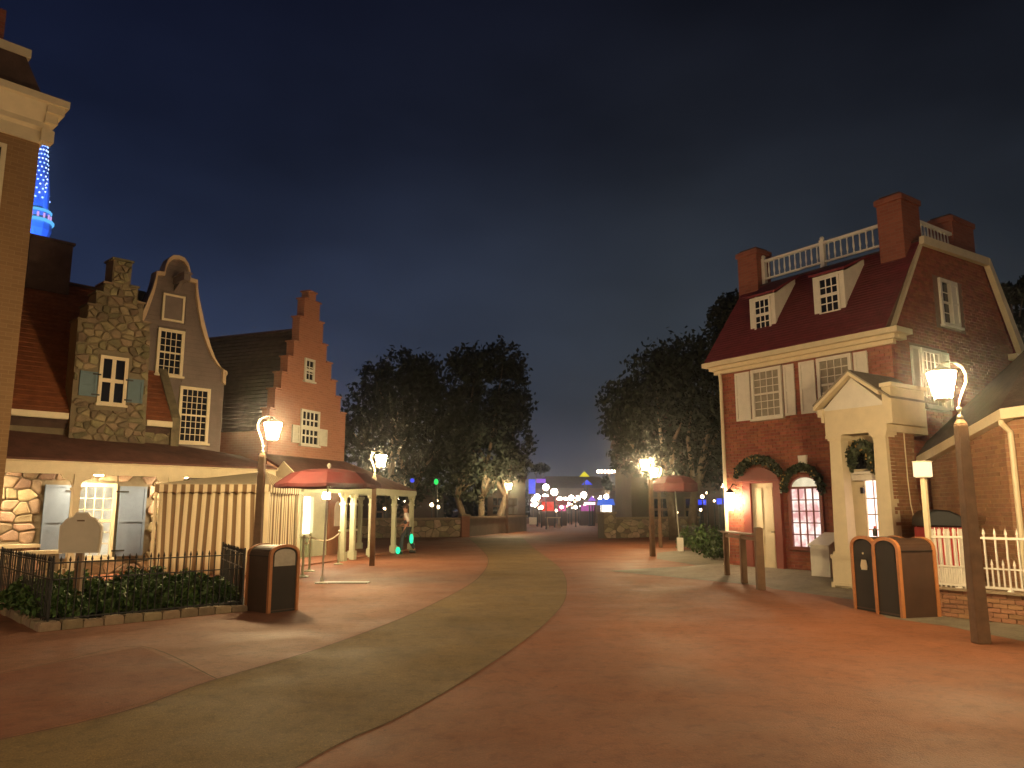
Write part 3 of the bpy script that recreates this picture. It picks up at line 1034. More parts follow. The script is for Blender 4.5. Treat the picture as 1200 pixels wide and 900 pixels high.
MB().plate([(-3.12, -.1, 2.34), (-3.12, 1.05, 2.36), (-3.12, .55, 2.95)], .06).obj('gable_end', 'cream', cpv)
for x in (-.2, .55, 2.1, 4.3, 6.25):
    porch_post(cpv, x, .0, 2.10, 'green_paint', .075)
porch_post(cpv, 6.3, 2.2, 2.10, 'green_paint', .07)
porch_post(cpv, 4.2, 2.3, 2.10, 'green_paint', .06)
b = MB().box(.7, 6.2, 2.3, 2.42, 0, .75)
b.obj('low_wall', 'brick_orange', cpv)
MB().box(.66, 6.24, 2.24, 2.48, .752, .83).obj('wall_cap', 'cream', cpv)
l = MB().lathe([(.05, .30), (.10, .22), (.13, .06), (.10, 0)], 8, (-.75, .35, 1.92))
l.obj('porch_lantern', 'lamp_dim', cpv)
MB().tube([(-.75, .35, 2.22), (-.75, .35, 2.34)], .012).obj('lantern_hook', 'iron', cpv)
MB().slab([(-3.0, .05), (6.2, .05), (6.2, 2.2), (-3.0, 1.2)], .01, .05).obj('porch_floor', 'slab', cpv)

# ------------------------------------------------------------------ striped tent
TX0, TX1, TY0, TY1 = -8.76, -6.0, 19.1, 21.75
tn = thing('striped_tent', 'square tent hung with cream and brown striped curtains beside the porch', 'tent', (TX0, TY0, 0))
tw, td = TX1 - TX0, TY1 - TY0
def curtain(name, pts, z0, z1, amp, scallop=0, ny=6, m='stripe'):
    "pleated cloth hung along a line of points; uv runs along the cloth"
    me_v, me_f, uvs = [], [], []
    L, acc, dense = 0, [], []
    for i in range(len(pts) - 1):
        a, c_ = Vector(pts[i]), Vector(pts[i + 1])
        n = max(2, int((c_ - a).length / .027))
        for j in range(n + (i == len(pts) - 2)):
            dense.append((a.lerp(c_, j / n), L + (c_ - a).length * j / n, (c_ - a).normalized()))
        L += (c_ - a).length
    for q, l_, d_ in dense:
        nrm = Vector((d_.y, -d_.x, 0))
        for k in range(ny):
            t = k / (ny - 1)
            w = amp * math.sin(l_ * 2 * PI / .215) * (.35 + .65 * t) + amp * .6 * math.sin(l_ * 9.7 + 1.3 * t)
            zz = z1 + (z0 - z1) * t
            if scallop and k == ny - 1:
                zz += scallop * abs(math.sin(l_ * PI / .215))
            pull = .06 * math.sin(l_ * 2.6 + 2) * t
            p = q + nrm * w + d_ * pull * (0 if scallop else 1)
            me_v.append((p.x, p.y, zz))
            uvs.append((l_, 1 - t))
    for i in range(len(dense) - 1):
        for k in range(ny - 1):
            me_f.append((i * ny + k, (i + 1) * ny + k, (i + 1) * ny + k + 1, i * ny + k + 1))
    me = bpy.data.meshes.new(name)
    me.from_pydata(me_v, [], me_f)
    ul = me.uv_layers.new(name='UVMap')
    for lp in me.loops:
        ul.data[lp.index].uv = uvs[lp.vertex_index]
    for p in me.polygons:
        p.use_smooth = True
    me.materials.append(M[m])
    o = bpy.data.objects.new(name, me)
    col.objects.link(o)
    o.parent = tn
    so = o.modifiers.new('cloth thickness', 'SOLIDIFY')
    so.thickness = .008
    return o
curtain('curtain', [(.04, .06, 0), (tw - .05, .06, 0)], .04, 2.06, .022)
curtain('curtain', [(tw - .06, .07, 0), (tw - .06, td, 0)], .04, 2.06, .022)
curtain('curtain', [(.05, td, 0), (.05, .08, 0)], .04, 2.06, .022)
curtain('valance', [(-.03, td, 0), (-.03, -.03, 0), (tw + .03, -.03, 0), (tw + .03, td, 0)], 1.98, 2.22, .006, .05, 4)
ap = (tw - .55, td * .55, 2.60)
rf = MB()
cn = [(-.05, -.05, 2.22), (tw + .05, -.05, 2.22), (tw + .05, td + .05, 2.22), (-.05, td + .05, 2.22)]
uvm = []
for i in range(4):
    rf.add([cn[i], cn[(i + 1) % 4], ap], [(0, 1, 2)])
ro = rf.obj('tent_roof', 'stripe', tn, recalc=False)
ul = ro.data.uv_layers.new(name='UVMap')
for lp in ro.data.loops:
    v_ = ro.data.vertices[lp.vertex_index].co
    ul.data[lp.index].uv = (v_.y + .05, v_.z)
for i in (0, 2):
    pass
ro.data.materials.append(M['canvas'])
ro.data.polygons[0].material_index = 1
so = ro.modifiers.new('cloth thickness', 'SOLIDIFY')
so.thickness = .01
for x, y in ((0, 0), (tw, 0), (tw, td), (0, td)):
    MB().box(x - .03, x + .03, y - .03, y + .03, 0, 2.2).obj('pole', 'cream', tn)

# ------------------------------------------------------------------ planter with iron fence
K0, KR, KL = Vector((-6.25, 10.53, 0)), Vector((-4.22, 12.68, 0)), Vector((-8.6, 13.05, 0))
BK1, BK2 = Vector((-5.75, 16.6, 0)), Vector((-9.6, 14.6, 0))
bedo = MB().slab([(p.x, p.y) for p in (K0 + Vector((0, .12, 0)), KR, BK1, BK2, KL)], .008, .07).obj('soil', 'soil')
struct(bedo)
def kerb(line, name, label, seg=.26, h=.11, w=.17):
    k = thing(name, label, 'kerb', line[0])
    for i in range(len(line) - 1):
        a, c_ = line[i], line[i + 1]
        L = (c_ - a).length
        n = max(1, int(L / seg))
        d = (c_ - a) / L
        nn_ = Vector((-d.y, d.x, 0))
        for j in range(n):
            t0, t1 = L * j / n + .008, L * (j + 1) / n - .008
            o0, o1 = R.uniform(-.012, .012), w + R.uniform(-.02, .02)
            hh = h * R.uniform(.8, 1.15)
            p = [a + d * t0 + nn_ * o0, a + d * t1 + nn_ * o0, a + d * t1 + nn_ * o1, a + d * t0 + nn_ * o1]
            ct = sum(p, Vector()) / 4
            lo = [q - line[0] for q in p]
            hi = [ct + (q - ct) * .88 + Vector((0, 0, hh)) - line[0] for q in p]
            md = [q - line[0] + Vector((0, 0, hh * .72)) for q in p]
            b = MB()
            b.add([tuple(q) for q in lo + md + hi], [(3, 2, 1, 0), (8, 9, 10, 11)] + [(s + i_, s + (i_ + 1) % 4, s + 4 + (i_ + 1) % 4, s + 4 + i_) for s in (0, 4) for i_ in range(4)])
            b.obj('kerb_stone', 'kerbstone', k)
    return k
kerb([KL, K0, KR], 'planter_kerb', 'low kerb of rough pale stones round the fenced planter')
pk = MB().tube([(0, 0, .06), (0, 0, .92)], .0085, 5).lathe([(.014, .90), (.016, .92), (.002, .97)], 5).mesh('picket')
pk.materials.append(M['iron'])
pst = MB().box(-.012, .012, -.012, .012, .0, .95).ball((0, 0, .965), .018, 6, 4).mesh('fence_post')
pst.materials.append(M['iron'])
def iron_fence(line, label, sp=.1):
    f = thing('iron_fence', label, 'fence', line[0])
    rails = [MB(), MB(), MB()]
    for i in range(len(line) - 1):
        a, c_ = line[i] - line[0], line[i + 1] - line[0]
        L = (c_ - a).length
        n = int(L / sp)
        for j in range(n + 1):
            p = a.lerp(c_, j / n)
            if j in (0, n):
                inst('fence_post', pst, f, p)
            else:
                inst('picket', pk, f, p, (R.uniform(-.012, .012), R.uniform(-.012, .012), 0))
        for b, z in zip(rails, (.14, .66, .88)):
            b.tube([a + Vector((0, 0, z)), c_ + Vector((0, 0, z))], .012, 4)
    for b in rails:
        b.obj('rail', 'iron', f)
    return f
ins = Vector((.02, .16, 0))
iron_fence([KL + ins, K0 + ins, KR + Vector((-.12, .08, 0)), Vector((-5.6, 15.2, 0))], 'low black iron picket fence around the leafy planter on the left')
# shrubs in the bed
def shrub(name, c, r, h, label, group, n=900, m='hedge', size=.045):
    s = thing(name, label, 'shrub', c, 0, group)
    b = MB()
    pts = []
    ph = [R.uniform(0, 6.28) for _ in range(4)]
    while len(pts) < n:
        th, q = R.uniform(0, 2 * PI), R.random() ** .5
        rr = r * (1 + .18 * math.sin(3 * th + ph[0]) + .1 * math.sin(7 * th + ph[1]))
        zz = R.random() ** .6 * h * (1 - .55 * q * q) * (1 + .15 * math.sin(5 * th + ph[2]))
        pts.append((rr * q * math.cos(th), rr * q * math.sin(th), .05 + zz))
    leaves(b, pts, size)
    b.obj('foliage', m, s, recalc=False)
    st = MB()
    for _ in range(7):
        th = R.uniform(0, 2 * PI)
        st.tube([(0, 0, 0), (r * .3 * math.cos(th), r * .3 * math.sin(th), h * .4), (r * .6 * math.cos(th), r * .6 * math.sin(th), h * .75)], [.012, .008, .004], 4)
    st.obj('stem', 'bark', s)
    return s
k = 0
for i in range(6):
    for j in range(3):
        p = K0.lerp(KR, (i + .95) / 6.5) + Vector((-.72, .68, 0)).normalized() * (.66 + j * .58) + Vector((R.uniform(-.1, .1), R.uniform(-.1, .1), .05))
        if abs(p.x + 6.15) < .25 and abs(p.y - 11.4) < .25:
            continue
        wh = ['front picket row', 'middle of the bed', 'rear of the bed'][j]
        sp_k = ['at the left corner post', 'just left of the sign post', 'just right of the sign post', 'midway along the fence', 'nearing the bin', 'beside the brown bin'][i]
        shrub('shrub', p, R.uniform(.30, .42), R.uniform(.36, .56), 'leafy green planter shrub in the %s, %s' % (wh, sp_k), 'shrubs in the left planter', 1300)
# blank sign
sg = thing('blank_sign', 'blank tan octagonal sign board on a brown post above the planter shrubs', 'sign', (-6.24, 11.35, 0), math.radians(8))
MB().box(-.045, .045, -.045, .045, 0, 1.05).obj('post', 'wood_post', sg)
oc = [(-.27, .98), (.27, .98), (.285, 1.12), (.285, 1.36), (.20, 1.47), (.12, 1.50), (.08, 1.56), (-.08, 1.56), (-.12, 1.50), (-.20, 1.47), (-.285, 1.36), (-.285, 1.12)]
MB().prism([(x * .93, 1.27 + (z - 1.27) * .93) for x, z in oc], -.075, -.045).obj('board', 'sign', sg)
MB().prism(oc, -.062, -.0).obj('frame', mat('sign_frame', (.70, .60, .47), .5, .1, 5), sg)
MB().box(-.05, .05, -.082, -.0745, 1.43, 1.45).obj('emblem', 'wood_post', sg)

# ------------------------------------------------------------------ street lamps
def street_lamp(loc, rz, label, group, h=1.0):
    t = thing('street_lamp', label, 'street lamp', loc, rz, group)
    t.scale = (h, h, h)
    b = MB().hexa([(-.082, -.082, 0), (.082, -.082, 0), (.082, .082, 0), (-.082, .082, 0)], [(-.062, -.062, 2.66), (.062, -.062, 2.66), (.062, .062, 2.66), (-.062, .062, 2.66)])
    b.hexa([(-.062, -.062, 2.66), (.062, -.062, 2.66), (.062, .062, 2.66), (-.062, .062, 2.66)], [(-.03, -.03, 2.73), (.03, -.03, 2.73), (.03, .03, 2.73), (-.03, .03, 2.73)])
    b.obj('post', 'wood_post', t, bevel=.012)
    k = MB().ball((0, 0, 2.75), .042, 8, 5).ball((0, 0, 2.855), .036, 8, 5).lathe([(.02, 2.76), (.02, 2.85)], 6)
    k.obj('finial', 'brass', t, smooth=True)
    ap = [(0, 0, 2.86), (-.02, 0, 2.97), (-.075, 0, 3.10), (-.125, 0, 3.21), (-.13, 0, 3.31), (-.09, 0, 3.40), (-.01, 0, 3.455), (.09, 0, 3.47), (.17, 0, 3.45), (.185, 0, 3.43)]
    MB().tube(ap, [.013, .014, .016, .018, .018, .017, .016, .015, .013, .012], 7).obj('arm', 'brass', t, smooth=True)
    ln = MB().lathe([(.10, 3.0), (.175, 3.33)], 6, (.185, 0, 0), .3).obj('lantern', 'lamp', t)
    MB().lathe([(.172, 3.332), (.12, 3.37), (.04, 3.41), (.015, 3.44)], 6, (.185, 0, 0), .3).obj('cap', 'brass', ln)
    MB().lathe([(.02, 2.94), (.04, 2.955), (.105, 2.985), (.105, 2.998)], 6, (.185, 0, 0), .3).obj('bottom_ring', 'brass', ln)
    return t
LG = 'street lamps along the walk'
lamp0 = street_lamp((5.68, 9.68, 0), PI, 'nearest brown street lamp with hooked arm in front of the white fence', LG)
def more_lamp(loc, rz, label, h=1.0):
    c = copy_tree(lamp0)
    c.location, c.rotation_euler, c.scale = loc, (0, 0, rz), (h, h, h)
    c['label'] = label
    return c
more_lamp((-5.03, 15.5, 0), 0, 'brown street lamp behind the left brown bin by the striped tent')
more_lamp((-4.03, 22.66, 0), .1, 'brown street lamp at the right edge of the left red umbrella', .95)
more_lamp((4.86, 27.14, 0), PI + .3, 'street lamp beside the small red umbrella on the right, nearer of two', .99)
more_lamp((6.35, 33.5, 0), PI - .2, 'street lamp just behind the small red umbrella, farther of two', 1.0)
more_lamp((-.35, 53.0, 0), .2, 'lone distant street lamp standing behind the grey bridge parapet', 1.0)
more_lamp((2.6, -5.2, 0), 0, 'unseen street lamp assumed behind the viewpoint, to the right, to light the foreground')  # out of view, assumed lamp added to light the foreground ground
more_lamp((-8.5, 2.2, 0), PI / 4, 'unseen street lamp placed outside the left edge of view to light the corner building')  # out of view, placed to brighten corner building, sign and fence
more_lamp((9.0, 2.6, 0), PI * .75, 'unseen street lamp added outside the right edge of view as fill light')  # out of view, added as fill for the brick house end wall

# ------------------------------------------------------------------ litter bins
def bin_(loc, rz, label, flap='can_dark'):
    t = thing('litter_bin', label, 'trash can', loc, rz, 'brown bins with copper edging')
    # end profile in local y (0..w), extruded along local x (0..L)
    w, L, H = .56, .70, 1.18
    def prof(g):
        pts = [(w - g, 0), (w - g, H - .20)]
        pts += [(w / 2 + (w / 2 - g) * math.cos(q), H - .20 + (.20 - g) * math.sin(q) ** .8) for q in [i * PI / 12 for i in range(1, 12)]]
        pts += [(g, H - .20), (g, 0)]
        return pts
    MB().prism_x([(y, z) for y, z in prof(.018)], .03, L - .03).obj('body', 'can', t, label=None)
    for x0, x1 in ((0, .055), (L - .055, L)):
        b = MB()
        o_, i_ = prof(0), prof(.05)
        n = len(o_)
        for k in range(n - 1):
            b.hexa([(x0, *o_[k]), (x1, *o_[k]), (x1, *o_[k + 1]), (x0, *o_[k + 1])], [(x0, *i_[k]), (x1, *i_[k]), (x1, *i_[k + 1]), (x0, *i_[k + 1])])
        b.obj('edge_trim', 'copper', t)
    MB().prism_x([(y, z) for y, z in prof(.052) if z > .02] + [(.052, .05), (w - .052, .05)], .022, .028).obj('end_panel', 'can_dark', t)
    fp = MB().prism_x([(y, z) for y, z in prof(.085) if z > .86] + [(.085, .80), (w - .085, .80)], .012, .021)
    fp.obj('flap', flap, t)
    MB().box(.06, L - .06, .0, .017, 1.0 - .03, 1.0 - .015).box(.02, L - .02, .03, w - .03, 0.002, .03).obj('seam', 'can_dark', t)
    return t
# local x runs along the long side, local y away from the camera-facing long side
def bin_at(near, side, label, flap='can_dark'):
    d = (side - near).normalized()
    return bin_(near, math.atan2(d.y, d.x), label, flap)
b1 = bin_at(Vector((5.80, 11.80, 0)), Vector((6.41, 11.97, 0)), 'brown bin with copper edging nearest the white fence')
b2 = bin_at(Vector((5.74, 12.42, 0)), Vector((6.34, 12.60, 0)), 'brown bin bearing a small pale crest by the portico column')
cr_ = MB()
cr_.prism_x([(.22, .64), (.34, .64), (.36, .70), (.33, .80), (.28, .86), (.23, .80), (.20, .70)], .014, .0215).ball((.015, .28, .90), .02, 6, 4)
cr_.obj('crest', 'cream', b2)
# left bin: the copper-edged end looks right, the long side left
lb = bin_(Vector((-3.79, 12.33, 0)), 0, 'brown bin with copper edging at the right corner of the fenced planter', 'steel')
dl = (Vector((-4.30, 12.74, 0)) - Vector((-3.79, 12.33, 0))).normalized()
lb.rotation_euler = (0, 0, math.atan2(dl.y, dl.x))
lb.scale = (.93, -1, .89)
dk = thing('drink_bottle', 'small dark bottle left standing on top of the crested bin', 'bottle', (5.86, 12.62, 1.175))
MB().lathe([(.035, 0), (.038, .01), (.038, .09), (.02, .125), (.016, .13)], 8).obj('body', 'black', dk)
MB().lathe([(.018, .13), (.018, .16)], 8).obj('cap', 'redcloth', dk)

# ------------------------------------------------------------------ red umbrellas
def umbrella(loc, r, zr, zt, zp, n, label, cat, lean=(0, 0), base='plate'):
    t = thing('market_umbrella', label, 'umbrella', loc, 0, 'red canvas umbrellas')
    b = MB()
    cx, cyy = lean
    rings = [(.06, zt), (r * .40, zr + (zt - zr) * .93), (r * .70, zr + (zt - zr) * .72), (r, zr)]
    pts = []
    for q, z in rings:
        for i in range(n * 2):
            a = PI * i / n + PI / (2 * n)
            k = 1 if i % 2 == 0 else .955
            pts.append((cx + q * k * math.cos(a), cyy + q * k * math.sin(a), z - (0 if i % 2 == 0 else (1 if q > .1 else 0) * .015)))
    m_ = 2 * n
    b.add(pts, [(i * m_ + j, i * m_ + (j + 1) % m_, (i + 1) * m_ + (j + 1) % m_, (i + 1) * m_ + j) for i in range(3) for j in range(m_)] + [tuple(range(m_))])
    cnp = b.obj('canopy', 'umb_red', t)
    so = cnp.modifiers.new('cloth thickness', 'SOLIDIFY')
    so.thickness = .008
    v = MB()
    low = [pts[3 * m_ + j] for j in range(m_)]
    for j in range(m_):
        p, q = low[j], low[(j + 1) % m_]
        v.hexa([(p[0], p[1], p[2] - zp), (q[0], q[1], q[2] - zp), (q[0] * .99 + cx * .01, q[1] * .99 + cyy * .01, q[2] - zp), (p[0] * .99 + cx * .01, p[1] * .99 + cyy * .01, p[2] - zp)],
               [p, q, (q[0] * .99 + cx * .01, q[1] * .99 + cyy * .01, q[2]), (p[0] * .99 + cx * .01, p[1] * .99 + cyy * .01, p[2])])
    v.obj('valance', 'umb_red', t)
    for i in range(n):
        a = PI * 2 * i / n + PI / (2 * n)
        rb_ = MB().tube([(cx, cyy, zt - .06), (cx + r * .97 * math.cos(a), cyy + r * .97 * math.sin(a), zr - .02)], .01, 4)
        rb_.obj('rib', 'wood_pale', t)
    MB().tube([(0, 0, .02), (cx, cyy, zt + .04)], .022, 8).obj('pole', 'steel', t)
    MB().ball((cx, cyy, zt + .07), .045, 8, 5, 1.3).obj('finial', 'steel', t)
    return t
u1 = umbrella((-4.15, 17.25, 0), 1.17, 2.15, 2.50, .07, 8, 'large red canvas umbrella in front of the covered porch', 'umbrella', (.06, 0))
MB().box(.05, 1.0, -.05, .25, .006, .03).obj('base_plate', 'steel', u1)
MB().lathe([(.16, .004), (.16, .03), (.05, .05), (.035, .16)], 10).obj('base', 'steel', u1)
u2 = umbrella((6.52, 30.4, 0), .95, 2.60, 2.93, .30, 8, 'small red umbrella with white base box by the far right stone wall', 'umbrella', (-.16, 0))
MB().box(-.11, .11, -.11, .11, .0, .52).obj('base_box', 'white', u2)

# ------------------------------------------------------------------ rope barrier at the left
def rope_post(p, label):
    t = thing('rope_post', label, 'stanchion', p, 0, 'posts of the rope barrier')
    MB().lathe([(.03, .02), (.03, .92), (.045, .94), (.04, .98), (.005, 1.0)], 8).obj('post', 'green_paint', t)
    MB().lathe([(.15, .004), (.15, .02), (.05, .05), (.032, .08)], 10).obj('foot', 'green_paint', t)
rp_ = [Vector((-5.02, 18.9, 0)), Vector((-5.3, 20.6, 0)), Vector((-5.12, 23.2, 0))]
for p, l in zip(rp_, ['pale stanchion of the rope barrier just behind the large red umbrella pole', 'pale stanchion of the rope barrier by the right end of the tent', 'pale stanchion of the rope barrier beside the porch post']):
    rope_post(p, l)
for a, c_, l in ((rp_[0], rp_[1], 'sagging pale rope between the two stanchions next to the tent'), (rp_[1], rp_[2], 'sagging pale rope running from the tent to the porch')):
    ps = [a.lerp(c_, i / 10) + Vector((0, 0, .9 - .16 * (1 - ((i - 5) / 5) ** 2))) for i in range(11)]
    o = MB().tube(ps, .018, 6).obj('barrier_rope', 'canvas', smooth=True)
    tag(o, l, 'rope', 'ropes of the barrier')

# ------------------------------------------------------------------ person in mid-stride, with glowing toys
def skin(name, verts, edges, radii, m, parent, root=0, sub=2):
    me = bpy.data.meshes.new(name)
    me.from_pydata(verts, edges, [])
    me.materials.append(M[m])
    o = bpy.data.objects.new(name, me)
    col.objects.link(o)
    o.parent = parent
    sk = o.modifiers.new('skin', 'SKIN')
    sk.use_smooth_shade = True
    for i, r in enumerate(radii):
        r = r if isinstance(r, tuple) else (r, r)
        me.skin_vertices[0].data[i].radius = r
        me.skin_vertices[0].data[i].use_root = (i == root)
    sb = o.modifiers.new('sub', 'SUBSURF')
    sb.levels = sb.render_levels = sub
    return o
pe = thing('person', 'person in white shirt and dark clothes striding left past the porch posts', 'person', (-3.87, 28.69, 0), PI)
# local +x is the way the person faces
hipL, hipR = (0, .09, .90), (0, -.09, .90)
V = [(0, 0, .95), (.01, 0, 1.12), (.02, 0, 1.30), (.02, 0, 1.43), (.04, 0, 1.50), (.055, 0, 1.58), (.06, 0, 1.68),   # 0-6 trunk, neck, head
     (.02, .10, .88), (.16, .10, .50), (.16, .10, .10), (.28, .10, .045),                                         # 7-10 front leg
     (-.02, -.10, .88), (-.10, -.10, .50), (-.30, -.10, .16), (-.22, -.10, .05),                                    # 11-14 rear leg
     (.02, .19, 1.40), (-.10, .23, 1.14), (.04, .23, .92),                                                          # 15-17 left arm
     (.02, -.19, 1.40), (.06, -.24, 1.14), (.24, -.20, 1.02)]                                                       # 18-20 right arm
E_ = [(0, 1), (1, 2), (2, 3), (3, 4), (4, 5), (5, 6), (0, 7), (7, 8), (8, 9), (9, 10), (0, 11), (11, 12), (12, 13), (13, 14), (3, 15), (15, 16), (16, 17), (3, 18), (18, 19), (19, 20)]
Rd = [(.13, .10), (.115, .09), (.135, .10), (.09, .08), .05, (.075, .09), (.07, .085), .085, .06, .042, .035, .085, .06, .042, .035, .055, .042, .03, .055, .042, .03]
for hand, fwd in ((17, (.05, 0, -.10)), (20, (.12, .02, -.03))):
    w = Vector(V[hand])
    f = Vector(fwd)
    side = Vector((0, 1, 0))
    pi_ = len(V)
    V.append(tuple(w + f * .6))
    E_.append((hand, pi_))
    Rd.append((.036, .02))
    for q in range(4):
        r0 = len(V)
        off = side * (-.027 + .018 * q)
        ln_ = (.075, .085, .08, .062)[q]
        fd = f.normalized()
        V.append(tuple(w + f * .75 + off))
        V.append(tuple(w + f * .75 + off * 1.1 + fd * ln_ * .5 + Vector((0, 0, -.006))))
        V.append(tuple(w + f * .75 + off * 1.1 + fd * ln_ + Vector((0, 0, -.02))))
        E_ += [(pi_, r0), (r0, r0 + 1), (r0 + 1, r0 + 2)]
        Rd += [.010, .009, .008]
    r0 = len(V)
    V.append(tuple(w + f * .45 + side * .04))
    V.append(tuple(w + f * .75 + side * .055 + Vector((0, 0, -.012))))
    E_ += [(pi_, r0), (r0, r0 + 1)]
    Rd += [.011, .009]
body = skin('body', V, E_, Rd, 'skin', pe)
fc = MB().hexa([(.115, -.014, 1.60), (.115, .014, 1.60), (.155, .010, 1.615), (.155, -.010, 1.615)], [(.12, -.008, 1.655), (.12, .008, 1.655), (.135, .006, 1.65), (.135, -.006, 1.65)])
fc.obj('nose', 'skin', pe)
MB().ball((.122, .032, 1.655), .013, 6, 4).ball((.122, -.032, 1.655), .013, 6, 4).obj('eyes', 'navy', pe)
MB().box(.118, .134, -.024, .024, 1.572, 1.58).obj('mouth', 'hair', pe)
MB().ball((.05, .092, 1.64), .026, 6, 4).ball((.05, -.092, 1.64), .026, 6, 4).obj('ears', 'skin', pe)
MB().ball((.035, 0, 1.70), .108, 12, 8, .82).obj('hair', 'hair', pe, smooth=True)
skin('shirt', [V[1], V[2], V[3], V[15], V[16], V[18], V[19]], [(0, 1), (1, 2), (2, 3), (3, 4), (2, 5), (5, 6)], [(.13, .105), (.15, .115), (.10, .09), .07, .057, .07, .057], 'shirt', pe)
skin('waistcoat', [V[0], V[1], (V[2][0], 0, 1.26)], [(0, 1), (1, 2)], [(.15, .12), (.142, .115), (.150, .118)], 'navy', pe)
skin('trousers', [V[0], V[7], V[8], V[9], V[11], V[12], V[13]], [(0, 1), (1, 2), (2, 3), (0, 4), (4, 5), (5, 6)], [(.145, .115), .10, .078, .06, .10, .078, .06], 'navy', pe)
MB().box(.11, .36, .05, .15, 0, .10).obj('shoe', 'black', pe, bevel=.03)
sh2 = MB().box(-.34, -.10, -.15, -.05, .03, .13)
sh2.obj('shoe', 'black', pe, bevel=.03)
gt = thing('glow_toy', 'teal glowing toy lantern standing on the ground at the striding person\'s feet', 'glow toy', (-4.12, 28.35, 0), 0, 'teal glowing toys')
MB().lathe([(.03, .02), (.07, .07), (.085, .14), (.065, .22), (.03, .26)], 10).obj('globe', 'glow_teal', gt)
MB().lathe([(.06, 0), (.06, .018)], 10).lathe([(.03, .262), (.02, .29)], 8).obj('cap', 'black', gt)
gt2 = thing('glow_toy', 'teal glowing toy lantern hanging at knee height beside the striding person', 'glow toy', (-3.66, 28.50, .38), 0, 'teal glowing toys')
MB().lathe([(.03, .0), (.06, .06), (.07, .17), (.055, .29), (.02, .34)], 10).obj('globe', 'glow_teal', gt2)
MB().lathe([(.02, .342), (.015, .39)], 8).tube([(0, 0, .39), (-.1, .1, .60)], .006, 4).obj('handle', 'black', gt2)

# ------------------------------------------------------------------ red brick house, right
AH = math.atan2(dh.y, dh.x)
bh = thing('brick_house', 'two-storey red brick house with dark red gambrel roof, dormers and rooftop balustrade', 'house', (HX, HY, 0), AH)
ew = lambda a, o, z: (4.68 + o, a, z)
MB().box(0, 4.68, 0, 5.85, 0, 5.3).obj('wall', 'brick_red_m', bh)
MB().prism_x([(0, 5.3), (5.85, 5.3), (5.85, 5.72), (4.62, 7.82), (1.5, 7.76), (.0, 5.5)], 4.40, 4.68).prism_x([(0, 5.3), (5.85, 5.3), (5.85, 5.72), (4.62, 7.82), (1.5, 7.76), (.0, 5.5)], 0, .25).obj('gable_wall', 'brick_red_m', bh)
fh = [(.80, 1.56, 0, 2.36), (1.90, 2.80, .68, 2.30), (.95, 1.90, 3.78, 5.14), (2.84, 3.75, 3.78, 5.18)]
brickwork(bh, front, [(0, .1), (4.68, .1), (4.68, 5.25), (0, 5.25)], fh, 'brick_red')
brickwork(bh, ew, [(0, .1), (5.85, .1), (5.85, 5.70), (4.62, 7.78), (1.52, 7.72), (.02, 5.5)], [(.70, 2.40, 3.80, 5.24), (2.0, 3.4, 5.85, 7.05)], 'brick_red')
# cornice: three stepped mouldings along the front with a return at each end
co = MB()
for o, z0, z1 in ((.08, 5.14, 5.24), (.17, 5.242, 5.34), (.30, 5.342, 5.46)):
    co.box(-.10 - o, 4.68 + o, -o, .04, z0, z1)
co.box(4.66, 4.98, -.02, .34, 5.343, 5.459).box(4.66, 4.86, -.01, .3, 5.243, 5.339)
co.box(-.40, 0, -.02, .34, 5.343, 5.459)
co.obj('cornice', 'cream', bh)
slope('roof', (-.30, -.30, 5.47), (4.74, -.30, 5.47), (4.74, 1.50, 7.79), (-.30, 1.50, 7.79), 30, 'roof_red', bh, .018)
slope('roof', (4.74, 6.1, 5.62), (-.30, 6.1, 5.62), (-.30, 4.62, 7.84), (4.74, 4.62, 7.84), 24, 'roof_red', bh)
MB().plate([(-.3, 1.45, 7.79), (4.74, 1.45, 7.79), (4.74, 4.65, 7.85), (-.3, 4.65, 7.85)], .1).obj('roof_deck', 'roof_dark', bh)
rk = MB()
rk.prism_x([(1.42, 7.66), (4.62, 7.72), (4.66, 7.93), (1.46, 7.86)], 4.742, 4.86)
rk.prism_x([(4.60, 7.70), (5.95, 5.56), (6.2, 5.66), (4.66, 7.92)], 4.744, 4.88)
rk.prism_x([(-.05, 5.48), (.03, 5.48), (1.52, 7.66), (1.42, 7.68)], 4.69, 4.78)
rk.box(4.69, 4.9, 5.55, 6.2, 5.40, 5.553)
rk.obj('rake_board', 'cream', bh)
def chimney(x0, x1, y0, y1, z0, z1):
    c = MB().box(x0, x1, y0, y1, z0, z1)
    o = c.obj('chimney', 'brick_chim', bh)
    MB().box(x0 - .04, x1 + .04, y0 - .04, y1 + .04, z1 - .16, z1 - .03).obj('chimney_band', 'brick_chim', o)
    MB().box(x0 + .05, x1 - .05, y0 + .05, y1 - .05, z1 + .001, z1 + .05).obj('chimney_cap', 'roof_dark', o)
chimney(-.35, .30, 1.35, 1.95, 7.2, 8.86)
chimney(3.95, 4.55, 1.15, 1.95, 7.2, 8.95)
chimney(3.95, 4.55, 3.55, 4.65, 7.6, 8.95)
bl = MB()
bl.box(.30, 3.95, 1.56, 1.64, 8.44, 8.51).box(.30, 3.95, 1.57, 1.63, 7.94, 7.99)
bl.box(4.44, 4.52, 1.95, 3.55, 8.40, 8.47).box(4.45, 4.51, 1.95, 3.55, 7.94, 7.99)
for x in (.34, 2.18, 3.90):
    bl.box(x - .06, x + .06, 1.54, 1.66, 7.80, 8.56).ball((x, 1.6, 8.61), .06, 8, 5)
bal = bl.obj('balustrade', 'white', bh)
pf = [(.022, 0), (.022, .05), (.014, .07), (.030, .16), (.018, .30), (.014, .40), (.022, .42), (.022, .455)]
bm_ = MB().lathe(pf, 6).mesh('baluster')
bm_.materials.append(M['white'])
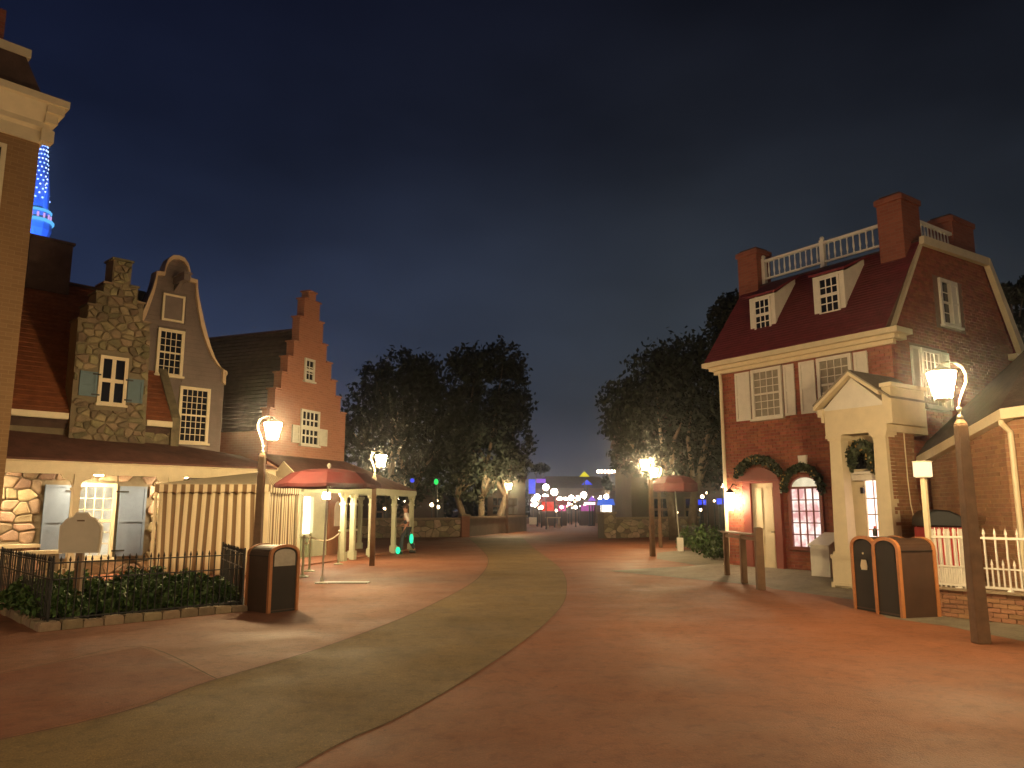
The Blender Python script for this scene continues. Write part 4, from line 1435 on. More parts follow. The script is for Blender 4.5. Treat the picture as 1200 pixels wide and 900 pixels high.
for s0, s1, n in ((.34, 2.18, 11), (2.18, 3.90, 10)):
    for i in range(1, n):
        inst('baluster', bm_, bal, (s0 + (s1 - s0) * i / n, 1.6, 7.988))
for i in range(1, 10):
    inst('baluster', bm_, bal, (4.48, 1.95 + 1.6 * i / 10, 7.988), scale=(1, 1, .92))
def dormer(x0, x1, z0, z1, y):
    d = MB().box(x0, x1, y, y + .08, z0, z1)
    o = d.obj('dormer', 'white', bh)
    # side cheeks running back to the slope under a lid that climbs almost to the roof edge
    ck = MB()
    for x in (x0 + .02, x1 - .08):
        ck.prism_x([(y + .08, z0), (1.25, 7.46), (1.25, 7.62), (y + .08, z1)], x, x + .06)
    ck.obj('cheek', 'white', o)
    MB().prism_x([(y - .07, z1 + .001), (1.35, 7.68), (1.35, 7.74), (y - .07, z1 + .06)], x0 - .06, x1 + .06).obj('dormer_roof', 'roof_red', o)
    MB().box(x0 - .03, x1 + .03, y - .05, y, z0 - .05, z0 + .03).obj('sill', 'white', o)
    window(o, lambda a, q, z: (a, y - q, z), x0 + .20, x1 - .17, z0 + .12, z1 - .12, 3, 4, 'white', 'glass', .05, .04, False, True, mw=.028)
dormer(.79, 1.57, 6.08, 7.08, .30)
dormer(2.68, 3.50, 6.14, 7.18, .30)
for a0, a1 in ((1.06, 1.80), (2.94, 3.66)):
    window(bh, front, a0, a1, 3.90, 5.02, 4, 6, 'white', 'curtain', .08)
for a0, a1 in ((.47, .93), (1.94, 2.24), (2.38, 2.80), (3.80, 4.12)):
    shutter(bh, front, a0, a1, 3.84, 5.09, 'white')
window(bh, ew, 1.22, 1.92, 3.92, 5.12, 4, 6, 'white', 'curtain', .08)
shutter(bh, ew, .74, 1.10, 3.86, 5.20, 'white')
shutter(bh, ew, 2.04, 2.38, 3.86, 5.20, 'white')
window(bh, ew, 2.34, 3.02, 5.95, 6.95, 2, 4, 'white', 'glass', .08, label='unlit gable window with one shutter ajar')
shutter(bh, ew, 2.68, 3.02, 5.95, 6.95, 'white', proud=.1)
# downpipe
dp = MB().tube([(.03, -.1, 5.15), (.03, -.07, 4.9), (.03, -.07, .55), (.03, -.10, .32), (.10, -.3, .24)], .045, 8)
dp.obj('downpipe', 'cream', bh)
# left door, its red surround and hood
df = MB(front).box(.62, .84, .01, .12, .2, 2.30).box(1.52, 1.72, .01, .12, .2, 2.30).box(.84, 1.52, .01, .118, 2.24, 2.30)
df.obj('door_frame', 'red_paint', bh)
hd = MB(front).box(.46, 1.80, .0, .26, 2.302, 2.36).box(.55, 1.70, .0, .18, 2.362, 2.43).prism([(x, z) for x, z in [(.62, 2.432), (1.62, 2.432), (1.5, 2.52), (1.3, 2.60), (1.12, 2.63), (.94, 2.60), (.74, 2.52)]], .0, .10)
hd.obj('door_hood', 'red_paint', bh)
dd = MB(front).box(.84, 1.52, .0, .05, .21, 2.24)
for x0, x1, z0, z1 in ((.90, 1.14, .35, 1.0), (1.22, 1.46, .35, 1.0), (.90, 1.14, 1.12, 2.12), (1.22, 1.46, 1.12, 2.12)):
    dd.box(x0, x1, .05, .066, z0, z1)
do = dd.obj('door', 'cream', bh)
MB(front).box(1.40, 1.47, .05, .11, 1.04, 1.08).obj('handle', 'brass', do)
# arched shop window
wf = MB(front)
ar = lambda r0, k=12: [(2.35 + r0 * math.cos(i * PI / k), 2.10 + (r0 + .02) * .62 * math.sin(i * PI / k)) for i in range(k + 1)]
o_, i_ = ar(.46), ar(.38)
for i in range(12):
    wf.prism([o_[i], o_[i + 1], i_[i + 1], i_[i]], -.02, .08)
wf.box(1.89, 1.97, -.02, .08, .74, 2.10).box(2.73, 2.81, -.02, .08, .74, 2.10).box(1.86, 2.84, -.02, .12, .66, .742).box(1.97, 2.73, -.02, .07, 2.08, 2.13)
wo = wf.obj('shop_window', 'red_paint', bh)
gl = MB(front).box(1.97, 2.73, -.01, .012, .742, 2.08)
gl.obj('pane', 'lit_shop', wo)
MB(front).prism(ar(.375)[::-1] + [], -.01, .013).obj('fanlight', 'lit_cream', wo)
mu = MB(front)
for x in (2.16, 2.35, 2.54):
    mu.box(x - .012, x + .012, .0, .05, .742, 2.08)
for z in (1.02, 1.29, 1.56, 1.82):
    mu.box(1.97, 2.73, .0, .047, z - .012, z + .012)
mu.obj('muntin', 'red_paint', wo)
MB(front).prism([(2.28, 2.46), (2.42, 2.46), (2.46, 2.86), (2.24, 2.86)], .0, .09).obj('keystone', 'white', bh)
# wall lantern
wl = MB(front).lathe([(.07, 1.58), (.115, 2.0)], 6, (.34, .28, 0)).obj('wall_lantern', 'wall_lamp', bh)
MB(front).lathe([(.125, 2.002), (.10, 2.05), (.02, 2.12)], 6, (.34, .28, 0)).tube([(.34, 0, 2.2), (.34, .15, 2.24), (.34, .28, 2.1)], .012, 5).obj('bracket', 'iron', wl)
# two garlands and one in the portico
def garland(name, label, curve, r, n, parent_loc, rz):
    t = thing(name, label, 'garland', parent_loc, rz, None)
    b = MB()
    g2 = MB()
    for i in range(n):
        q = R.random() * (len(curve) - 1)
        j = int(q)
        p = Vector(curve[j]).lerp(Vector(curve[min(j + 1, len(curve) - 1)]), q - j)
        off = Vector((R.gauss(0, 1), R.gauss(0, .6), R.gauss(0, 1)))
        off = off.normalized() * r * R.random() ** .6
        p = p + off
        p.y = min(p.y, -.02)
        leaves(b, [p], .055)
    b.obj('foliage', 'garland', t, recalc=False)
    for i in range(14):
        q = R.random() * (len(curve) - 1)
        j = int(q)
        p = Vector(curve[j]).lerp(Vector(curve[min(j + 1, len(curve) - 1)]), q - j) + Vector((R.uniform(-.7, .7) * r, -r * .8, R.uniform(-.7, .7) * r))
        MB().ball(p, .02, 6, 4).obj('bauble', 'gold', t)
    return t
garland('garland', 'thick evergreen garland arched over the cream door of the brick house', [(.50, -.16, 2.46), (.62, -.18, 2.62), (.85, -.18, 2.76), (1.12, -.18, 2.84), (1.40, -.18, 2.78), (1.62, -.18, 2.66), (1.80, -.16, 2.42)], .12, 1300, (HX, HY, 0), AH)
garland('garland', 'evergreen garland arched over the pink-lit shop window', [(1.84, -.14, 2.05), (1.90, -.15, 2.30), (2.06, -.16, 2.50), (2.35, -.16, 2.60), (2.64, -.16, 2.50), (2.80, -.15, 2.30), (2.86, -.14, 2.02)], .10, 1100, (HX, HY, 0), AH)
# white box under the shop window
wb = thing('storage_box', 'white painted box with sloping lid between the pink-lit window and the portico', 'box', tuple(HF(2.88, -.75, .12)), AH)
MB().prism_x([(0, 0), (.6, 0), (.6, .95), (0, .72)], 0, .46).obj('body', 'white', wb)
MB().plate([(-.03, -.04, .715), (.49, -.04, .715), (.49, .62, .97), (-.03, .62, .97)], .03).obj('lid', 'white', wb)
MB().box(-.02, .48, -.02, .62, -.12, .04).obj('plinth', 'wood_post', wb)
# ------------------------------------------------------------------ portico
po = thing('portico', 'white pedimented entrance portico with brick flank at the corner of the brick house', 'portico', tuple(HF(0, 0)), AH)
for x in (4.20, 5.15):
    c = MB().hexa([(x - .155, -1.62, .72), (x + .155, -1.62, .72), (x + .155, -1.32, .72), (x - .155, -1.32, .72)], [(x - .125, -1.60, 3.0), (x + .125, -1.60, 3.0), (x + .125, -1.34, 3.0), (x - .125, -1.34, 3.0)])
    o = c.obj('column', 'cream', po)
    MB().box(x - .23, x + .23, -1.70, -1.25, 0, .16).box(x - .20, x + .20, -1.67, -1.28, .16, .62).box(x - .22, x + .22, -1.69, -1.26, .62, .70).box(x - .18, x + .18, -1.65, -1.30, .70, .76).obj('pedestal', 'cream', o)
    MB().box(x - .15, x + .15, -1.63, -1.31, 3.0, 3.04).box(x - .18, x + .18, -1.66, -1.28, 3.04, 3.10).obj('capital', 'cream', o)
en = MB().box(4.02, 5.34, -1.64, -.1, 3.102, 3.62).box(3.90, 4.02, -1.70, -.1, 3.50, 3.66).box(3.96, 4.02, -1.67, -.1, 3.38, 3.498)
en.obj('entablature', 'cream', po)
MB().prism([(3.98, 3.622), (5.36, 3.622), (4.67, 4.24)], -1.637, -.1).obj('pediment', 'white', po)
rk2 = MB()
for x0, x1, zz in ((3.84, 4.67, 0), (5.28, 4.67, .168)):
    rk2.prism([(x0, 3.642 + zz), (x1, 4.28), (x1, 4.36), (x0, 3.72 + zz)], -1.74, -1.5)
rk2.obj('raking_cornice', 'cream', po)
rs = MB()
for x0, x1 in ((3.84, 4.67), (5.50, 4.67)):
    rs.prism([(x0, 3.725), (x1, 4.365), (x1, 4.40), (x0, 3.76)], -1.76, 0)
rs.obj('portico_roof', mat('lead_roof', (.30, .25, .19), .6, .15, 4), po)
MB().box(5.30, 5.48, -1.665, -.40, 3.24, 3.96).box(5.28, 5.53, -1.70, -.36, 3.962, 4.04).obj('side_block', 'cream', po)
# brick flank sweeping out at its foot
flp = [(-1.50, 0), (-1.50, 3.25), (-.56, 3.25), (-.60, 2.6), (-.60, 2.1), (-.54, 1.75), (-.42, 1.45), (-.28, 1.20), (-.10, 1.0), (.0, .93), (.0, 0)]
MB().prism_x(flp, 5.17, 5.28).obj('flank', 'mortar_tan', po)
brickwork(po, lambda a, o, z: (5.28 + o, a, z), flp, [], 'brick_tan', name='brick', L=.205, H=.072, pieces=200, mp_m='brick_tan_p')
MB().tube([(5.31, -.98, 3.2), (5.31, -.98, 2.2), (5.31, -.94, 1.7), (5.31, -.84, 1.35), (5.31, -.7, 1.05), (5.31, -.62, .8)], .012, 5).obj('cable', 'cream', po)
# recessed door
bk = MB().box(4.05, 5.165, -1.15, -1.05, 0, 3.1)
bk.obj('rear_panel', 'cream', po)
MB().box(4.18, 4.96, -1.30, -1.15, 2.18, 2.30).box(4.16, 5.0, -1.34, -1.15, 2.302, 2.36).obj('transom', 'white', po)
dr2 = MB().box(4.22, 4.54, -1.20, -1.15, .12, 2.17).box(4.26, 4.50, -1.215, -1.20, .25, .95).box(4.26, 4.50, -1.215, -1.20, 1.1, 2.05).obj('door', 'cream', po)
MB().box(4.47, 4.53, -1.26, -1.20, 1.92, 2.04).obj('door_lamp', 'iron', dr2)
MB().box(4.56, 4.88, -1.19, -1.15, .9, 2.17).obj('lit_pane', 'lit_door', po)
pm = MB()
for z in (1.2, 1.5, 1.82):
    pm.box(4.56, 4.88, -1.21, -1.19, z - .012, z + .012)
pm.box(4.71, 4.73, -1.207, -1.19, .9, 2.17).box(4.56, 4.88, -1.21, -1.151, .12, .898).box(4.88, 4.96, -1.24, -1.151, .12, 2.17)
pm.obj('muntin', 'white', po)
fn = MB()
oo = [(4.58 + .40 * math.cos(i * PI / 12), 2.42 + .52 * math.sin(i * PI / 12)) for i in range(13)]
ii = [(4.58 + .32 * math.cos(i * PI / 12), 2.42 + .44 * math.sin(i * PI / 12)) for i in range(13)]
for i in range(12):
    fn.prism([oo[i], oo[i + 1], ii[i + 1], ii[i]], -1.32, -1.151)
fn.obj('arch', 'cream', po)
MB().prism(ii[::-1], -1.17, -1.152).obj('fanlight', 'glass', po)
garland('garland', 'round evergreen garland with a pale ribbon in the portico fanlight', [(4.34, -1.36, 2.46), (4.38, -1.38, 2.68), (4.50, -1.38, 2.84), (4.64, -1.38, 2.88), (4.78, -1.38, 2.80), (4.86, -1.37, 2.62), (4.86, -1.36, 2.44)], .13, 1400, tuple(HF(0, 0)), AH)
MB().box(4.05, 5.35, -1.7, -.9, 0.004, .10).obj('step', 'kerbstone', po)

# ------------------------------------------------------------------ low brick house at the right edge
Aw, Bw = Vector((8.67, 16.0, 0)), Vector((8.20, 12.75, 0))
lh = thing('low_brick_house', 'low tan brick house with dark sloping roof and cream eaves at the right edge', 'house')
Cw = Bw + dh * 2.6
da = (Bw - Aw).normalized()
La = (Bw - Aw).length
oa = Vector((da.y, -da.x, 0))
if oa.x > 0:
    oa = -oa
mA = lambda a, o, z: tuple(Aw + da * a + oa * o + Vector((0, 0, z)))
mB_ = lambda a, o, z: tuple(Bw + dh * a - nh * o + Vector((0, 0, z)))
w = MB()
w.add([mA(0, 0, 0), mA(La, 0, 0), mA(La, 0, 3.2), mA(0, 0, 2.66), mA(0, -.3, 0), mA(La, -.3, 0), mA(La, -.3, 3.2), mA(0, -.3, 2.66)], [(0, 1, 2, 3), (4, 5, 6, 7), (0, 1, 5, 4), (1, 2, 6, 5), (2, 3, 7, 6), (3, 0, 4, 7)])
w.add([mB_(0, 0, 0), mB_(2.6, 0, 0), mB_(2.6, 0, 3.3), mB_(0, 0, 3.2), mB_(0, -.3, 0), mB_(2.6, -.3, 0), mB_(2.6, -.3, 3.3), mB_(0, -.3, 3.2)], [(0, 1, 2, 3), (4, 5, 6, 7), (0, 1, 5, 4), (1, 2, 6, 5), (2, 3, 7, 6), (3, 0, 4, 7)])
w.obj('wall', 'mortar_tan', lh)
pa = [(0, .36), (La, .36), (La, 3.18), (0, 2.64)]
brickwork(lh, mA, pa, [], 'brick_tan', pieces=0)
brickwork(lh, mB_, [(0, .36), (2.6, .36), (2.6, 3.2), (0, 3.2)], [], 'brick_tan', pieces=300, mp_m='brick_tan_p')
Ae, Be = Vector((8.50, 16.2, 2.70)), Vector((8.00, 12.50, 3.24))
Ce = Be + dh * 2.9 + Vector((0, 0, .12))
T1, T2, T3 = Vector((8.95, 16.55, 3.05)), Vector((10.3, 14.5, 5.0)), Vector((12.2, 11.6, 5.1))
MB().plate([Ae, Be, T2, T1], .06).obj('roof', 'roof_dark', lh)
MB().plate([Be, Ce, T3, T2], .06).obj('roof', 'roof_dark', lh)
fa = MB()
dn = Vector((0, 0, -.17))
for p, q, o in ((Ae, Be, oa), (Be, Ce, -nh)):
    p, q = p + Vector((0, 0, -.01)), q + Vector((0, 0, -.01))
    fa.hexa([p + dn, q + dn, q + dn - o * .05, p + dn - o * .05], [p, q, q - o * .05, p - o * .05])
    fa.hexa([p + dn - o * .052, q + dn - o * .052, q + dn - o * .2, p + dn - o * .2], [p + dn + Vector((0, 0, .03)) - o * .052, q + dn + Vector((0, 0, .03)) - o * .052, q + dn + Vector((0, 0, .03)) - o * .2, p + dn + Vector((0, 0, .03)) - o * .2])
fa.obj('fascia', 'cream', lh)
gp = [mB_(.05, .22, 3.12), mB_(.05, .20, 3.0), mB_(.12, .08, 2.86), mB_(.12, .07, 2.6), mB_(.12, .07, .4)]
MB().tube(gp, .045, 8).obj('downpipe', 'cream', lh)

# ------------------------------------------------------------------ white railing on a brick plinth
fo = Vector((6.48, 12.09, 0))
wfz = thing('white_railing', 'white iron railing with pointed pickets on a low brick wall at the right', 'fence', fo, AH)
MB().box(-.10, 3.0, .02, .26, 0, .40).obj('plinth', 'mortar_tan', wfz)
brickwork(wfz, front, [(-.10, .01), (3.0, .01), (3.0, .40), (-.10, .40)], [], 'brick_tan', pieces=290, mp_m='brick_tan_p', L=.20, H=.066)
MB().box(-.14, 3.04, -.05, .30, .402, .432).obj('wall_cap', 'kerbstone', wfz)
rl = MB()
for z, t in ((.46, .03), (.735, .022), (1.165, .035)):
    rl.box(-.05, 3.0, .09, .13, z, z + t)
rl.obj('rail', 'white', wfz)
tall = MB().box(-.011, .011, -.011, .011, .46, 1.24).hexa([(-.019, -.012, 1.24), (.019, -.012, 1.24), (.019, .012, 1.24), (-.019, .012, 1.24)], [(-.002, -.002, 1.33), (.002, -.002, 1.33), (.002, .002, 1.33), (-.002, .002, 1.33)]).mesh('picket')
short = MB().box(-.010, .010, -.010, .010, .46, .80).hexa([(-.017, -.011, .80), (.017, -.011, .80), (.017, .011, .80), (-.017, .011, .80)], [(-.002, -.002, .88), (.002, -.002, .88), (.002, .002, .88), (-.002, .002, .88)]).mesh('picket')
tall.materials.append(M['white'])
short.materials.append(M['white'])
x = .0
while x < .56:
    inst('picket', tall, wfz, (x, .11, 0))
    inst('picket', short, wfz, (x + .035, .11, 0), scale=(1, 1, .84))
    x += .07
while x < 2.98:
    inst('picket', tall, wfz, (x, .11, 0))
    inst('picket', short, wfz, (x + .075, .11, 0))
    x += .15
MB().box(.03, .52, .12, .135, .49, .735).obj('infill_panel', 'white', wfz)
for x in (.30, 1.0, 1.9):
    MB().lathe([(.05, .433), (.035, .45), (.015, .47)], 8, (x, .11, 0)).obj('foot', 'white', wfz)
bx = thing('post_lantern', 'square cream box lantern glowing on a white post by the railing end', 'lamp', tuple(fo + dh * -.11 + nh * .12), AH)
MB().box(-.035, .035, -.035, .035, 0, 2.10).box(-.055, .055, -.055, .055, 0, .5).obj('post', 'cream', bx)
MB().box(-.10, .10, -.10, .10, 2.11, 2.34).obj('shade', 'box_lamp', bx)
MB().box(-.11, .11, -.11, .11, 2.342, 2.36).box(-.08, .08, -.08, .08, 2.095, 2.108).obj('lid', 'cream', bx)
ct = thing('covered_cart', 'cart with shiny black cover over red and white stripes behind the white railing', 'cart', (7.36, 13.9, 0), math.radians(-12))
bc = MB()
pr = [(-.02, 1.30), (.0, 1.46), (.08, 1.56), (.22, 1.60), (.42, 1.58), (.58, 1.50), (.68, 1.40), (.72, 1.28)]
bc.prism(pr, 0, .8)
bc.obj('cover', 'black', ct, bevel=.03)
MB().box(.02, .66, .04, .76, .35, 1.28).obj('body', 'redcloth', ct)
sp = MB()
for i in range(5):
    sp.box(.07 + i * .12, .13 + i * .12, .025, .04, .40, 1.26)
sp.obj('stripe', 'white', ct)
for x in (.14, .54):
    whl = MB()
    for y in (.06, .70):
        whl.prism([(x + .2 * math.cos(i * PI / 8), .2 + .2 * math.sin(i * PI / 8)) for i in range(16)], y, y + .04)
    whl.obj('wheel', 'black', ct)
# ------------------------------------------------------------------ wooden queue barrier
qb = thing('queue_barrier', 'waist-high wooden barrier of three square posts and a rail before the cream door', 'barrier')
for p, hh, r_ in ((Vector((5.05, 18.5, 0)), 1.04, .055), (Vector((5.06, 17.2, 0)), 1.04, .06), (Vector((5.03, 15.98, 0)), 1.22, .075)):
    MB().box(p.x - r_, p.x + r_, p.y - r_, p.y + r_, 0, hh).hexa([(p.x - r_, p.y - r_, hh), (p.x + r_, p.y - r_, hh), (p.x + r_, p.y + r_, hh), (p.x - r_, p.y + r_, hh)],
        [(p.x - r_ * .6, p.y - r_ * .6, hh + .02), (p.x + r_ * .6, p.y - r_ * .6, hh + .02), (p.x + r_ * .6, p.y + r_ * .6, hh + .02), (p.x - r_ * .6, p.y + r_ * .6, hh + .02)]).obj('post', 'wood_post', qb)
MB().box(4.95, 5.15, 16.056, 18.56, 1.062, 1.10).box(5.02, 5.09, 16.057, 18.44, .96, 1.03).obj('rail', 'wood_post', qb)

# ------------------------------------------------------------------ low walls at the far end of the walk
def low_wall(name, label, p, q, h, th, m, stones, w=.5, sh_=.3, cap=True, limit=60):
    d = (q - p)
    L = d.length
    d = d / L
    t = thing(name, label, 'wall', p, math.atan2(d.y, d.x))
    MB().box(0, L, 0, th, 0, h).obj('core', m, t)
    if stones:
        stone_wall(t, front, [(0, .01), (L, .01), (L, h), (0, h)], [], w, sh_, .06, 'stone', limit, .04)
    if cap:
        MB().box(-.05, L + .05, -.08, th + .08, h + .002, h + .12).obj('wall_cap', 'kerbstone', t)
    return t
low_wall('stone_wall', 'low field stone wall behind the person and porch', Vector((-9.5, 43.5, 0)), Vector((-2.9, 46.2, 0)), 1.0, .5, 'mortar', True)
low_wall('bridge_parapet', 'long grey bridge parapet running up to the far lights', Vector((-2.75, 46.3, 0)), Vector((1.1, 59.0, 0)), 1.05, .4, 'parapet', False)
for i in range(5):
    pass
low_wall('stone_wall', 'low field stone wall on the right behind the small red umbrella', Vector((5.9, 44.0, 0)), Vector((11.5, 48.0, 0)), 1.05, .5, 'mortar', True)
pl_ = low_wall('stone_pillar', 'square stone pillar at the end of the right stone wall', Vector((5.15, 43.7, 0)), Vector((5.85, 44.0, 0)), 1.35, .7, 'mortar', True, .4, .26)
pl_['category'] = 'pillar'
low_wall('brick_pier', 'dark pier where the left stone wall meets the grey parapet', Vector((-2.95, 45.9, 0)), Vector((-2.5, 46.1, 0)), 1.2, .5, 'brick_orange', False)['category'] = 'pillar'
# planter with railing and hedge, right of the small umbrella
iron_fence([G(800, 643), G(852, 655)], 'low black railing in front of the clipped bushes left of the brick house', .12)
for i, (u, v) in enumerate(((812, 646), (828, 651), (843, 655))):
    shrub('shrub', G(u, v) + Vector((.2, .9, 0)), .55, .95, ['clipped dark bush behind the right railing, end nearest the umbrella', 'clipped dark bush behind the right railing, middle of three', 'clipped dark bush behind the right railing, next to the downpipe'][i], 'bushes behind the right railing', 900, 'hedge', .07)
shrub('shrub', G(838, 656) + Vector((0, .1, 0)), .35, .32, 'small bright green plant at the foot of the right railing', None, 500, 'hedge', .05)

# ------------------------------------------------------------------ oaks
def tree(name, label, base, D, blobs, n, size, group=None, trunks=1, m='leaf', spread_=1.2, y_depth=.8):
    t = thing(name, label, 'tree', base, 0, group)
    b = MB()
    cs = []
    for u, v, r in blobs:
        c_ = P(u, v, D)
        rr = r * D / 912
        cs.append((c_ + Vector((0, R.uniform(-.5, .5) * rr, 0)), rr))
    wts = [q[1] ** 2 for q in cs]
    pts = []
    while len(pts) < n:
        c_, rr = R.choices(cs, wts)[0]
        d = Vector((R.gauss(0, 1), R.gauss(0, 1), R.gauss(0, 1))).normalized()
        q = c_ + d * rr * (R.random() ** .42) * (1 + .34 * noise.noise(d * 2.9 + c_ * .7))
        if R.random() < .05:
            q = c_ + d * rr * R.uniform(1.0, 1.28)
        # open gaps through the crown
        if noise.noise(q * .8) > .22 and R.random() < .92:
            continue
        pts.append(tuple(q - Vector(base)))
    leaves(b, pts, size)
    b.obj('crown', m, t, recalc=False)
    tb = MB()
    for k_ in range(trunks):
        x0 = (k_ - (trunks - 1) / 2) * spread_
        tops = R.sample(cs, min(4, len(cs)))
        fork = Vector((x0 * 1.2, R.uniform(-.3, .3), 2.6))
        tb.tube([(x0 * .75, 0, -.05), (x0 * .9, .05, 1.2), tuple(fork)], [.34, .25, .21], 9)
        for c_, rr in tops:
            e = c_ - Vector(base)
            mid = fork.lerp(e, .5) + Vector((R.uniform(-.4, .4), R.uniform(-.4, .4), .3))
            tb.tube([tuple(fork - Vector((0, 0, .2))), tuple(mid), tuple(e)], [.17, .10, .03], 6)
    tb.obj('trunk', 'bark', t, smooth=True)
    return t
tree('oak_tree', 'broad dark oak with rounded crown next to the stepped brick house', (-7.6, 52, 0), 52,
     [(440, 475, 42), (475, 455, 42), (510, 465, 42), (428, 520, 34), (480, 510, 48), (520, 520, 40), (452, 555, 34), (413, 505, 18), (492, 438, 26), (440, 442, 20), (500, 555, 34), (470, 580, 24)], 15000, .19, trunks=2)
tree('oak_tree', 'taller dark oak with uplit lower leaves beside the grey parapet', (-2.2, 56, 0), 56,
     [(558, 432, 28), (590, 424, 24), (604, 440, 18), (575, 470, 44), (600, 482, 28), (597, 520, 30), (560, 520, 40), (538, 485, 34), (580, 552, 26), (540, 425, 18), (548, 558, 30), (605, 545, 18)], 15000, .19, trunks=3, spread_=1.5)
tree('oak_tree', 'wide dark oak behind the brick house on the right', (9.2, 42, 0), 42,
     [(730, 472, 30), (768, 442, 38), (800, 422, 36), (760, 490, 42), (810, 470, 45), (838, 420, 34), (852, 372, 24), (835, 500, 42), (722, 500, 20), (780, 532, 38), (838, 545, 30), (868, 440, 40), (866, 400, 30), (735, 535, 22), (846, 372, 18), (858, 352, 14)], 19000, .16, trunks=2)
tree('oak_tree', 'dark treetop showing behind the right end of the brick house roof', (23.5, 36, 0), 36,
     [(1180, 348, 16), (1200, 345, 22), (1215, 390, 34), (1185, 395, 20), (1240, 360, 30)], 4000, .18)
# uplights assumed at the foot of the oaks, fixtures themselves unseen
def uplight(p, tgt, W_, label, c=(1, .80, .42), ang=50):
    t = thing('uplight', label, 'floodlight', p, 0, 'assumed uplights under the oaks')
    MB().lathe([(.12, 0), (.14, .16), (.12, .22)], 10).obj('housing', 'iron', t)
    MB().lathe([(.11, .221), (.10, .235)], 10).obj('lens', 'bulb_warm', t)
    l = bpy.data.lights.new('uplight_beam', 'SPOT')
    l.energy = W_
    l.color = c
    l.spot_size = math.radians(ang)
    l.spot_blend = .6
    l.shadow_soft_size = .08
    o = bpy.data.objects.new('beam', l)
    col.objects.link(o)
    o.parent = t
    o.location = (0, 0, .30)
    d = Vector(tgt) - (Vector(p) + Vector((0, 0, .3)))
    o.rotation_euler = d.to_track_quat('-Z', 'Y').to_euler()
    return t
uplight((-4.1, 50.2, .004), (-4.3, 53.5, 3), 260, 'small assumed uplight at the foot of the left oak trunks')
uplight((-1.4, 53.2, .004), (-1.5, 54.6, 3.6), 2600, 'small assumed uplight aimed into the low leaves beside the parapet', (1, .86, .5), 45)
uplight((-2.9, 53.0, .004), (-2.8, 55.5, 2.5), 260, 'small assumed uplight between the trunks of the taller oak')

# ------------------------------------------------------------------ dark buildings behind the trees
def building(name, label, x0, x1, y, h, dep, m='far_dark', roof=None, wins=(), rz=0, cat='building', roof_m='roof_dark', wm='lit_dim'):
    t = thing(name, label, cat, (x0, y, 0), rz)
    w = x1 - x0
    MB().box(0, w, 0, dep, 0, h).obj('wall', m, t)
    if roof == 'gable':
        MB().prism_x([(-.3, h), (dep + .3, h), (dep / 2, h + dep * .35)], -.3, w + .3).obj('roof', roof_m, t)
    elif roof == 'hip':
        a = min(w, dep) * .35
        MB().hexa([(-.4, -.4, h), (w + .4, -.4, h), (w + .4, dep + .4, h), (-.4, dep + .4, h)], [(a, a, h + a * .8), (w - a, a, h + a * .8), (w - a, dep - a, h + a * .8), (a, dep - a, h + a * .8)]).obj('roof', roof_m, t)
    else:
        MB().box(-.15, w + .15, -.15, dep + .15, h, h + .3).obj('roof', roof_m, t)
    for a0, a1, z0, z1, *k in wins:
        window(t, front, a0, a1, z0, z1, 2, 2, 'far_mid', k[0] if k else wm, .12, .1, False, True, mw=.06)
    return t
building('tavern_building', 'dark brown building with one yellow-lit window behind the right oak', 8.0, 19.0, 52, 6.3, 8, 'far_dark', 'gable', [(5.45, 6.45, 4.45, 5.25, 'lit_yellow'), (1.5, 2.6, .9, 2.3, 'glass'), (3.6, 4.7, .9, 2.3, 'glass'), (6.4, 7.4, .8, 2.2, 'lit_dim')])
building('waterside_shed', 'low dark brown building behind the left oak trunks', -17, -6.5, 66, 2.6, 8, 'far_dark', 'hip', [(2, 3, .8, 2, 'glass'), (5, 6, .8, 2, 'glass')])
building('brown_house', 'plain brown house wall right of the taller left oak', -2.2, 1.2, 70, 4.3, 7, 'far_mid', None, [(.5, 1.3, 1.2, 2.6, 'glass'), (1.9, 2.7, 1.2, 2.6, 'lit_dim')])
building('arcade_building', 'dark low hall with rows of lights across the far plaza', 2.5, 14.0, 104, 4.4, 6, 'far_mid', 'hip', [(1, 2.4, 1, 3, 'lit_dim'), (4, 5.4, 1, 3, 'lit_dim'), (7, 8.4, 1, 3, 'lit_dim')])
building('corner_shop', 'brown shop block under the row of white marquee bulbs', 10.0, 17.5, 84, 3.3, 9, 'far_dark', None, [(2.2, 3.4, 1, 2.6, 'lit_dim'), (4.6, 5.8, 1, 2.6, 'glass')])
wd_ = MB()
for i in range(9000):
    x = R.uniform(-60, 75)
    hh = 5 + 3.5 * noise.noise(Vector((x * .09, 3, 0))) + 1.5 * noise.noise(Vector((x * .35, 9, 0)))
    leaves(wd_, [(x, 150 + R.uniform(-5, 5), R.random() ** .6 * max(2, hh))], .75)
wo_ = wd_.obj('distant_trees', 'leaf_far', recalc=False)
tag(wo_, 'dark line of distant trees along the horizon', 'trees')
wo_['kind'] = 'stuff'

